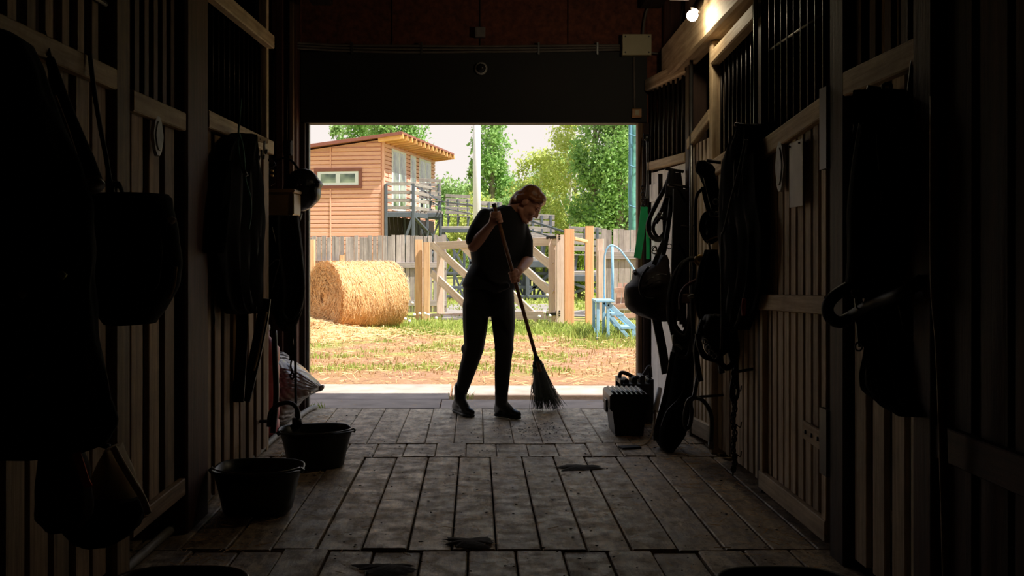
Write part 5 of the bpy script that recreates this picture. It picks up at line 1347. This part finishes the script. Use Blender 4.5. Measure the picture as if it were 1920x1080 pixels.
# papers on the stall door
pl = thing('notice_sheet', V((XR-.02, 4.5, 1.4)), 'white paper sheet pinned to the stall door boards', 'paper')
y0_, y1_ = yr(1489), yr(1516); z0_, z1_ = zat(388, 4.6), zat(263, 4.55)
beam('sheet', V((XR-.020, y0_, (z0_+z1_)/2)), V((XR-.030, y1_-.02, (z0_+z1_)/2)), z1_-z0_, .003, M_paper, pl, (0, 0, 1), .0005)
for y, x in ((y0_-.02, XR-.022), (y1_+.02, XR-.028)): tube('pin', [(XR, y, z1_-.015), (x-.01, y, z1_-.015)], .004, M_iron, pl, k=6)
def plaque(name, X_, y, z, hw, hh, out, label):
    t = thing(name, (X_, y, z), label, 'plaque')
    pts = []
    for i in range(28):
        a = 2*math.pi*i/28; q = 1+.05*math.cos(6*a); pts.append((hw*q*math.cos(a), hh*q*math.sin(a)*(1+.12*(abs(math.sin(a)) > .93))))
    vs = [V((X_, y+u, z+v)) for u, v in pts]+[V((X_+out*.012, y+u*.96, z+v*.96)) for u, v in pts]
    n = 28; fs = [(i, (i+1) % n, (i+1) % n+n, i+n) for i in range(n)]+[tuple(range(n)), tuple(reversed(range(n, 2*n)))]
    meshobj('plate', vs, fs, plain('pale_plaque', (186, 186, 182), .6, var=.3, scale=14), t, origin=(X_, y, z))
    vs2 = [V((X_+out*.013, y+u*.72, z+v*.72)) for u, v in pts]+[V((X_+out*.017, y+u*.70, z+v*.70)) for u, v in pts]
    meshobj('inner_panel', vs2, fs, plain('plaque_panel', (160, 162, 160), .6, var=.25, scale=20), t, origin=(X_, y, z))
    return t
plaque('name_plaque', XR-.018, (yr(1465)+yr(1482))/2, zat(312, 4.82), .065, .11, -1, 'pale scalloped oval plaque on the right stall door')
plaque('name_plaque', XL+.018, yl(283), zat(255, yl(283)), .062, .072, 1, 'grey scalloped oval plaque on the left stall door')

# ---- near right: coats and halter
nc = thing('stable_coat', P(1660, 175, 3.55), 'black stable coat hanging on the nearest right boards', 'coat')
hungw('coat_body', 1, [(166, 1648, 1678), (180, 1634, 1684), (215, 1626, 1692), (250, 1622, 1728), (300, 1614, 1736), (350, 1606, 1738), (400, 1602, 1736), (440, 1606, 1714), (470, 1622, 1694), (520, 1622, 1676), (560, 1634, 1664)], .07, M_cloth, nc, wob=.05, lob=7, seed=14, k=64)
hung('coat_sleeve', 3.42, [(230, 1612, 1632), (300, 1600, 1626), (400, 1590, 1616), (480, 1592, 1612), (530, 1588, 1606)], .04, M_cloth, nc, wob=.05, seed=15)
peg(P(1660, 176, 3.55)+V((.06, 0, 0)), nc, -1, .12)
tube('coat_loop', [P(1660, 178, 3.5), P(1656, 160, 3.5), P(1670, 158, 3.5), P(1668, 176, 3.5)], .006, M_leather, nc, k=6)
ap = thing('leather_chaps', P(1680, 560, 3.45), 'pair of long black chaps hanging below the stable coat', 'chaps')
hungw('chaps_body', 1, [(545, 1652, 1676), (580, 1644, 1690), (640, 1630, 1712), (700, 1620, 1726), (735, 1618, 1734), (752, 1636, 1742), (768, 1664, 1746), (782, 1708, 1748)], .05, M_cloth, ap, wob=.05, lob=6, seed=16, k=56)
tube('chaps_seam', [P(1686, 572, 3.33), P(1700, 640, 3.33), P(1712, 700, 3.33), P(1716, 740, 3.33)], .004, M_iron, ap, k=5)
tube('hanger', [P(1664, 548, 3.4), V((XR, 3.45, zat(530, 3.45)))], .008, M_iron, ap, k=6)
nh = thing('halter', P(1580, 570, 3.7), 'thick black halter noseband looping out from the right post', 'halter')
tube('noseband', [P(1606, 530, 3.6), P(1588, 540, 3.58), P(1564, 556, 3.56), P(1552, 575, 3.56), P(1556, 594, 3.56), P(1574, 604, 3.57), P(1596, 594, 3.58), P(1622, 578, 3.5), P(1650, 565, 3.4), P(1690, 550, 3.25), P(1730, 525, 3.2)], .021, M_leather, nh, n=6, k=10)
for pts in ([(1606, 430), (1600, 470), (1606, 520), (1612, 600), (1616, 650)], [(1640, 440), (1620, 480), (1610, 510)], [(1612, 480), (1622, 500), (1634, 494), (1628, 470)], [(1616, 600), (1626, 640), (1634, 660), (1640, 620)]):
    strap('cheek_strap', [P(a, b, 3.55) for a, b in pts], .026, .008, M_leather, nh, (1, 0, 0))
for a, b in ((1612, 572), (1604, 548), (1656, 552), (1610, 650)):
    p = P(a, b, 3.5); tube('ring', [p+V((.012*math.cos(q), 0, .014*math.sin(q))) for q in np.linspace(0, 2*math.pi, 11)], .003, M_steel, nh, n=1, k=6)
bt = thing('spray_bottle', P(1727, 225, 3.35), 'pale plastic bottle hanging beside the stable coat', 'bottle')
lathe('bottle_body', [(0, -.06), (.016, -.06), (.018, -.05), (.018, .02), (.011, .04), (.007, .05), (0, .05)], plain('pale_bottle', (190, 196, 196), .4), bt, P(1727, 225, 3.32), 16)
tube('bottle_loop', [P(1727, 200, 3.32), P(1724, 180, 3.32), P(1730, 176, 3.32)], .004, M_leather, bt, k=6); strap('bottle_strap', [P(1722, 80, 3.36), P(1712, 150, 3.34), P(1704, 240, 3.32)], .03, .006, M_leather, bt, (1, 0, 0))
lp = tag(tube('leaning_pole', [V((XR-.12, 2.98, zat(180, 2.98))), P(1752, 520, 3.0), P(1764, 700, 3.0), V((P(1780, 0, 3.0).x, 3.0, .0))], .012, M_postL, None, n=4, k=10), 'thin pale pole leaning against the nearest right post', 'pole')

# ---- left of the doorway: helmet, box, sacks
hl = thing('riding_helmet', P(566, 356, 7.1), 'black round riding helmet hanging at the left edge of the doorway', 'helmet')
bh_ = Blob(); hcn = P(566, 356, 7.1)
bh_.ell(hcn, .128, .115, .145, Matrix.Rotation(.2, 3, 'Y')); bh_.ell(hcn+V((.118, -.02, .035)), .022, .08, .028); bh_.ell(hcn+V((.09, -.02, -.02)), .04, .09, .07)
bh_.build('shell', M_bpl, hl, .008, 3)
for a, b in ((558, 347), (564, 346), (580, 340), (589, 344)): tube('vent_rivet', [P(a, b, 6.985), P(a, b, 6.975)], .006, M_steel, hl, k=8)
strap('chin_strap', [P(552, 390, 7.05), P(556, 405, 7.05), P(562, 412, 7.05), P(566, 400, 7.08)], .018, .005, M_leather, hl)
tube('helmet_hook', [P(560, 318, 7.1), P(545, 300, 7.2), P(530, 296, 7.7)], .008, M_iron, hl, k=6)
bx = thing('plastic_box', P(520, 380, 6.75), 'beige plastic box hung in front of the riding helmet', 'box')
M_bx = plain('yellowed_plastic', (150, 118, 72), .45, var=.1)
p0, p1 = P(487, 404, 6.7), P(553, 354, 6.7)
box('box_body', (p0.x, 6.7, p0.z), (p1.x-.006, 6.95, p1.z-.02), M_bx, bx, .012); box('lid', (p0.x-.006, 6.69, p1.z-.022), (p1.x, 6.96, p1.z), M_bx, bx, .008)
box('lit_edge_strip', (p1.x-.014, 6.692, p0.z+.01), (p1.x-.004, 6.702, p1.z-.03), M_beige, bx, .002)  # beige strip paints the lit right edge onto the box
box('shelf_bracket', (p0.x-.16, 6.78, p0.z-.012), (p1.x-.05, 6.86, p0.z-.001), M_iron, bx, .003); box('shelf_bracket', (-1.62, 6.78, p0.z-.012), (p0.x-.16, 6.86, p0.z-.001), M_iron, bx, .003)
# wrapped sacks
def sackmat():
    m, n, l, b = newmat('clear_plastic_wrap'); tx = n.new('ShaderNodeTexCoord'); w = n.new('ShaderNodeTexWave'); w.inputs['Scale'].default_value = 9; w.inputs['Distortion'].default_value = 5
    mp = n.new('ShaderNodeMapping'); mp.inputs['Rotation'].default_value = (0, .5, .3); l.new(tx.outputs['Object'], mp.inputs[0]); l.new(mp.outputs[0], w.inputs['Vector'])
    r = n.new('ShaderNodeValToRGB'); r.color_ramp.elements[0].color = lin(146, 134, 124); r.color_ramp.elements[1].color = lin(186, 182, 182); l.new(w.outputs['Fac'], r.inputs[0]); l.new(r.outputs[0], b.inputs['Base Color'])
    b.inputs['Roughness'].default_value = .18; b.inputs['Specular IOR Level'].default_value = .8
    bu = n.new('ShaderNodeBump'); bu.inputs['Strength'].default_value = .5; bu.inputs['Distance'].default_value = .02; l.new(w.outputs['Fac'], bu.inputs['Height']); l.new(bu.outputs[0], b.inputs['Normal']); return m
M_sack = sackmat()
sk = thing('plastic_sack', G(540, 785), 'clear plastic wrapped sack bulging beside the left door jamb', 'sack')
hung('sack_body', 7.25, [(664, 500, 528), (676, 500, 548), (690, 500, 566), (704, 500, 582), (716, 500, 594), (726, 500, 602), (734, 500, 598), (742, 500, 578), (752, 500, 566), (766, 500, 556), (785, 500, 546)], .22, M_sack, sk, wob=.03, lob=6, seed=18, k=40)
Mtie = P(600, 728, 7.2); tube('sack_tail', [P(588, 724, 7.2), Mtie, P(606, 724, 7.18)], .03, M_sack, sk, k=10, scale=[1, .7, .35])
for i in range(5): tube('wrap_fold', [P(520, 690+i*9, 7.03), P(550, 696+i*8, 7.02), P(578, 712+i*5, 7.05), P(596, 724+i*1.5, 7.12)], .006, M_sack, sk, k=6)
pk = thing('pink_canister', G(511, 800), 'ribbed pink plastic canister behind the last left stall board', 'canister')
pcx = P(505, 0, 6.75).x
pr = [(0, 0)]
for i in range(5):
    z = .06+i*.115; pr += [(.088, z-.05), (.094, z-.03), (.094, z+.045), (.086, z+.055)]
pr += [(.05, .62), (.03, .64), (.03, .68), (0, .68)]
lathe('canister_body', pr, plain('pink_plastic', (206, 92, 96), .4, var=.08), pk, (pcx-.03, 6.75, 0), 28)
lathe('canister_cap', [(.034, .675), (.036, .68), (.036, .71), (0, .712)], M_white, pk, (pcx-.03, 6.75, 0), 18)

# ---- tack on the left wall
jk = thing('riding_jacket', P(440, 250, 5.75), 'black riding jacket hanging over the left stall rail', 'jacket')
hungw('jacket_body', -1, [(250, 432, 464), (265, 420, 472), (295, 408, 478), (330, 398, 488), (380, 394, 492), (440, 392, 492), (500, 400, 490), (540, 404, 488), (575, 414, 482), (588, 430, 470)], .06, M_cloth, jk, wob=.05, lob=7, seed=20, k=64)
hungw('jacket_sleeve', -1, [(300, 402, 420), (360, 390, 412), (420, 386, 406), (475, 386, 402)], .05, M_cloth, jk, wob=.05, seed=21)
tube('jacket_peg', [P(448, 252, 5.75), V((XL-.0, 5.75, zat(246, 5.75)))], .009, M_iron, jk, k=6)
tl = thing('teal_rope', P(448, 252, 4.7), 'thin teal lead rope looped over the black riding jacket', 'rope')
M_tealr = plain('teal_cord', (70, 128, 120), .7, var=.1)
tube('rope', [P(452, 185, 4.75), P(447, 252, 4.7), P(447, 280, 4.6), P(452, 310, 4.6), P(457, 326, 4.6)], .005, M_tealr, tl, k=6)
tube('rope', [P(449, 252, 4.7), P(455, 275, 4.62), P(458, 305, 4.6), P(459, 328, 4.6), P(462, 345, 4.6), P(469, 370, 4.62), P(470, 400, 4.62), P(466, 430, 4.62)], .005, M_tealr, tl, k=6)
tube('snap', [P(458, 320, 4.59), P(462, 330, 4.59)], .009, M_steel, tl, k=8)
hg = thing('hanger_hooks', P(485, 275, 6.1), 'row of bright steel hooks on the left stall rail', 'hooks')
for px, t_, b_ in ((477, 256, 287), (482, 274, 296), (491, 282, 294), (496, 265, 284)):
    tube('hook', [P(px, t_, 5.75), P(px-.5, (t_+b_)/2, 5.74), P(px, b_, 5.73), P(px+3, b_+3, 5.72), P(px+4, b_-4, 5.72)], .007, M_steel, hg, k=6)
beam('hook_rail', P(470, 258, 5.76), P(500, 264, 5.9), .03, .02, M_rail, hg); tube('hook_rail_arm', [P(486, 261, 5.82), V((XL, 5.9, zat(261, 5.82)))], .009, M_iron, hg, k=6)
st_ = thing('brown_strap_bundle', P(490, 300, 6.4), 'brown leather straps criss-crossed under the steel hooks', 'straps')
loop(st_, [(478, 300), (492, 316), (512, 308), (516, 306)], 6.4, .03, .01, M_brownleather); loop(st_, [(490, 318), (500, 330), (512, 346)], 6.38, .03, .01, M_brownleather); loop(st_, [(500, 285), (508, 300), (514, 312)], 6.4, .022, .01, M_brownleather)
for y in (318, 327): tube('stud', [P(510, y, 6.36), P(510, y+4, 6.36)], .009, plain('brass', (150, 122, 70), .4, .8), st_, k=8)
tube('strap_arm', [P(492, 306, 6.4), V((XL, 6.33, zat(300, 6.33)))], .009, M_iron, st_, k=6)
rn = thing('rein_bundle', P(535, 420, 6.6), 'heavy loop of black reins sagging beside the left door jamb', 'reins')
for i in range(13):
    q = i/12; xx = 498+q*24; x2 = 548+q*22; yb3 = 600+random.uniform(-22, 20); dy = random.uniform(-.08, .08)
    tube('rein', [P(xx, 404, 6.6+dy), P(xx+2, 470, 6.6+dy), P(xx+4+8*q, 540, 6.6+dy), P(520+10*q, yb3-14, 6.6+dy), P(538+5*q, yb3+2, 6.6+dy), P(556+4*q, yb3-16, 6.6+dy), P(min(568, x2+4), 540, 6.6+dy), P(x2-6, 470, 6.6+dy), P(x2-14, 404, 6.6+dy)], random.uniform(.010, .017), M_leather if i % 3 else M_brownleather, rn, n=4, k=6)
hung('rein_mass', 6.62, [(404, 492, 548), (440, 494, 550), (480, 496, 554), (540, 506, 560), (580, 512, 564), (605, 524, 556), (614, 532, 548)], .07, M_leather, rn, wob=.05, lob=6, seed=22)
for pts in ([(510, 425), (514, 442), (517, 455)], [(503, 500), (516, 488), (524, 490), (518, 512), (511, 540)]): tube('silver_edge', [P(a, b, 6.5) for a, b in pts], .004, M_steel, rn, k=6)
lo_ = thing('lead_rope', P(545, 640, 6.5), 'dark lead rope with a steel snap hanging under the rein loop', 'rope')
strap('lead', [P(546, 612, 6.5), P(545, 640, 6.5), P(548, 668, 6.5), P(547, 676, 6.5)], .035, .012, M_leather, lo_); tube('snap_hook', [P(547, 674, 6.5), P(545, 686, 6.5), P(548, 697, 6.5), P(544, 704, 6.5), P(548, 711, 6.5), P(551, 704, 6.5), P(548, 697, 6.5)], .006, M_iron, lo_, n=4, k=6)
hp = thing('tether_cord', P(553, 700, 6.5), 'thin dark tether cord hanging straight down to the curved handle', 'cord')
tube('cord', [P(553, 608, 6.52), P(554, 700, 6.45), P(555, 780, 6.3), P(556, 800, 6.25)], .009, M_leather, hp, k=6)
bn = thing('bent_hose', P(520, 800, 6.0), 'black bent hose arching from the left boards over the rear bucket', 'hose')
tube('hose', [P(514, 620, 6.15), P(516, 680, 6.1), P(518, 740, 6.05), P(514, 790, 6.0), P(512, 812, 5.98)], .017, M_bpl, bn, n=5, k=8)
tube('hose_arch', [P(504, 800, 6.0), P(507, 775, 6.0), P(520, 760, 6.0), P(540, 755, 6.0), P(554, 762, 6.0), P(559, 778, 6.0), P(557, 800, 6.0)], .013, M_bpl, bn, n=5, k=8)
tube('hose_valve', [P(557, 784, 6.0), P(557, 798, 6.0)], .028, M_bpl, bn, k=10); tube('hose_mount', [P(505, 790, 6.0), V((XL-.02, 6.1, zat(790, 6.1)))], .01, M_iron, bn, k=6)
fl_ = thing('leather_flap', P(475, 600, 5.7), 'long stiff black leather fender hanging on the left stall boards', 'leather')
strap('fender', [P(497, 560, 5.62), P(492, 600, 5.62), P(478, 670, 5.6), P(466, 720, 5.58), P(458, 752, 5.56)], .06, .02, M_leather, fl_, (1, 0, 0))
tube('pale_edge', [P(500, 585, 5.56), P(492, 625, 5.55), P(484, 665, 5.55), P(476, 695, 5.54)], .006, M_rail, fl_, k=6)
strap('backing_strap', [P(455, 560, 5.5), P(453, 640, 5.48), P(446, 754, 5.4)], .06, .012, M_leather, fl_, (1, 0, 0))
tube('fender_arm', [P(490, 562, 5.65), V((XL, 5.7, zat(556, 5.7)))], .009, M_iron, fl_, k=6)
tw_ = tag(tube('baling_twine', [P(410, 480, 4.9), P(404, 520, 4.9), P(400, 560, 4.9), P(402, 600, 4.9), P(399, 618, 4.9)], .004, M_iron, None, k=5), 'loose dark twine dangling on the left boards under the jacket', 'twine')

# ---- near left heap
co1 = thing('work_coat', P(40, 70, 2.75), 'huge black work coat filling the upper left corner', 'coat')
hung('coat_body', 2.72, [(60, -60, 20), (80, -70, 55), (130, -80, 78), (200, -90, 98), (260, -90, 128), (320, -95, 152), (380, -95, 170), (450, -95, 180), (520, -95, 176), (600, -95, 178), (680, -95, 190), (750, -95, 205), (800, -95, 214), (830, -95, 200), (850, -60, 150)], .10, M_cloth, co1, wob=.03, lob=7, seed=30, k=44)
tube('coat_peg', [P(0, 66, 2.75), V((XL-.03, 2.8, zat(60, 2.8)))], .01, M_iron, co1, k=6)
for a, b, col in ((112, 512, (150, 150, 60)), (38, 548, (150, 156, 160)), (50, 700, (120, 96, 50))):
    p = P(a, b, 2.60); tube('buckle', [p, p+V((.012, 0, -.01))], .010, plain('buckle_%d' % a, col, .5), co1, k=8)
ro = thing('rolled_umbrella', P(140, 240, 2.95), 'black rolled umbrella slanting over the left boards', 'umbrella')
tube('umbrella_cloth', [P(94, 110, 3.0), P(120, 200, 2.95), P(158, 300, 2.9), P(176, 346, 2.88)], .024, M_cloth, ro, n=6, k=12, scale=[.5, .9, 1.15, 1.1])
tube('umbrella_ferrule', [P(173, 340, 2.88), P(180, 352, 2.87)], .026, M_steel, ro, k=12); tube('umbrella_tip', [P(92, 104, 3.0), P(82, 60, 3.05)], .007, M_iron, ro, k=8)
tube('umbrella_edge', [P(104, 180, 2.9), P(128, 245, 2.87), P(152, 320, 2.85)], .004, M_rail, ro, k=5)
gb = thing('grooming_bag', P(260, 480, 3.4), 'boxy black grooming bag hanging on the left stall post', 'bag')
hung('bag_body', 3.4, [(364, 180, 312), (372, 174, 318), (400, 172, 326), (440, 172, 336), (490, 174, 342), (530, 178, 338), (565, 184, 318), (590, 190, 300), (606, 200, 288)], .12, M_cloth, gb, wob=.02, lob=4, seed=31, k=40)
hung('bag_pocket', 3.26, [(420, 210, 300), (470, 206, 304), (530, 212, 300), (545, 222, 290)], .03, M_cloth, gb, wob=.02, lob=4, seed=32)
tube('bag_handle', [P(214, 366, 3.4), P(210, 350, 3.4), P(222, 344, 3.4), P(230, 364, 3.4)], .007, M_leather, gb, k=6)
tube('bag_trim', [P(330, 500, 3.28), P(326, 535, 3.28), P(316, 560, 3.28)], .005, M_rail, gb, k=5); tube('bag_tag', [P(318, 408, 3.3), P(322, 415, 3.3), P(326, 408, 3.3)], .01, M_white, gb, k=6)
tube('bag_arm', [P(220, 348, 3.4), V((XL, 3.6, zat(340, 3.6)))], .009, M_iron, gb, k=6)
lv = tag(tube('leather_lead', [P(168, 100, 3.3), P(178, 180, 3.3), P(190, 250, 3.3), P(198, 290, 3.3), P(206, 340, 3.35)], .008, M_leather, None, k=6), 'thin black lead dangling beside the rolled umbrella', 'lead')
cb = thing('canvas_bag', P(200, 860, 3.0), 'pale canvas bag with a curved edge hanging low on the left', 'bag')
hung('bag_body', 2.95, [(838, 205, 222), (860, 190, 236), (885, 176, 248), (910, 168, 258), (935, 160, 270), (955, 160, 277), (968, 190, 276)], .07, plain('grey_canvas', (196, 176, 148), .9, var=.15), cb, wob=.03, seed=33)
hung('bag_lower', 2.9, [(935, 120, 262), (960, 110, 272), (985, 110, 262), (1005, 130, 240), (1015, 150, 225)], .08, M_cloth, cb, wob=.04, seed=34)
tube('bag_lit_rim', [P(212, 838, 2.87), P(228, 868, 2.87), P(250, 905, 2.87), P(268, 935, 2.87), P(278, 962, 2.88)], .010, plain('lit_canvas_edge', (226, 210, 186), .8), cb, k=6)  # rim coloured paler to carry the strip of door light
tube('bag_arm', [P(205, 838, 2.95), V((XL-.0, 3.0, zat(800, 3.0)))], .009, M_iron, cb, k=6)
ob_ = thing('orange_vest', P(145, 850, 2.8), 'dull brown vest with a bright orange edge hanging low on the left', 'vest')
hung('vest_body', 2.75, [(800, 90, 130), (840, 80, 150), (880, 70, 165), (930, 66, 172), (970, 70, 170), (990, 90, 150)], .06, plain('brown_cloth', (46, 26, 18), .9, var=.3), ob_, wob=.04, seed=35)
strap('orange_edge', [P(143, 848, 2.68), P(152, 875, 2.67), P(160, 900, 2.67), P(166, 912, 2.68)], .02, .006, plain('orange_cloth', (230, 84, 30), .8), ob_, (1, 0, 0)); strap('cream_edge', [P(134, 826, 2.68), P(140, 845, 2.68), P(146, 860, 2.68)], .009, .005, M_beige, ob_, (1, 0, 0))
tube('vest_arm', [P(100, 802, 2.78), V((XL, 2.8, zat(780, 2.8)))], .008, M_iron, ob_, k=6)

# ---- straw and dirt on the barn floor
scatter_straw(900, lambda n: np.where(rng.random(n) < .5, XR-.06-np.abs(rng.normal(.0, .18, n)), XL+.08+np.abs(rng.normal(.0, .12, n))), lambda n: rng.uniform(2.6, 7.6, n), lambda x, y: rng.uniform(.003, .02, len(x)), (.02, .10), (.002, .004), 'floor_straw', M_straw, 'straw bits swept along the feet of the stall fronts', 'straw', .1)
scatter_straw(500, lambda n: rng.uniform(-1.2, 1.35, n), lambda n: rng.uniform(3, 8.4, n), lambda x, y: rng.uniform(.002, .008, len(x)), (.02, .08), (.0015, .003), 'floor_chaff', M_straw, 'sparse straw chaff over the wooden floor', 'straw', .05)
M_dung = plain('dark_dirt', (38, 27, 20), .9, var=.4, scale=40, bump=.5)
def clods(n, xf, yf, s, name, label):
    vs, fs = [], []
    xs_, ys_ = xf(n), yf(n)
    for i in range(n):
        r_ = random.uniform(*s); a_, f_ = sphere_pts(V((xs_[i], ys_[i], r_*.15)), (V((r_*random.uniform(.8, 1.5), 0, 0)), V((0, r_*random.uniform(.8, 1.4), 0)), V((0, 0, min(.006, r_*.4)))), 6, 4)
        a_ = [v+V((random.gauss(0, r_*.12), random.gauss(0, r_*.12), 0)) for v in a_]; o_ = len(vs); vs += a_; fs += [tuple(q+o_ for q in f) for f in f_]
    return tag(meshobj(name, vs, fs, M_dung), label, 'dirt', kind='stuff')
clods(420, lambda n: rng.uniform(-1.1, 1.3, n), lambda n: rng.uniform(3.0, 7.8, n), (.002, .006), 'dirt_clods', 'small dark dirt clods scattered over the planks')
gp_ = G(1010, 800); clods(160, lambda n: rng.normal(gp_.x, .14, n), lambda n: rng.normal(gp_.y-.1, .2, n), (.002, .006), 'swept_dirt', 'dark swept dirt in front of the broom')
for px, py, lb in ((1085, 877, 'dark dung smear in the middle of the planks'), (880, 1018, 'dark dung smear by the near plank joint'), (730, 1066, 'large dark dung patch at the bottom left of the aisle')):
    p = G(px, py); n_ = 40; vs = [V((p.x, p.y, .012))]
    for ring, (q, z) in enumerate(((.35, .012), (.7, .008), (1.0, .001))):
        for j in range(n_):
            a_ = 2*math.pi*j/n_; r_ = q*(.07+.05*noise.noise(V((math.cos(a_)*1.6+px, math.sin(a_)*1.6, py)))+.025*noise.noise(V((math.cos(a_)*6, math.sin(a_)*6+px, 1))))
            vs.append(V((p.x+1.6*r_*math.cos(a_), p.y+r_*math.sin(a_), z+.004*noise.noise(V((j, ring, px))))))
    fs = [(0, 1+j, 1+(j+1) % n_) for j in range(n_)]+[(1+r*n_+j, 1+(r+1)*n_+j, 1+(r+1)*n_+(j+1) % n_, 1+r*n_+(j+1) % n_) for r in range(2) for j in range(n_)]
    tag(meshobj('dung', vs, fs, M_dung, None, smooth=True, origin=p), lb, 'dirt', kind='stuff')
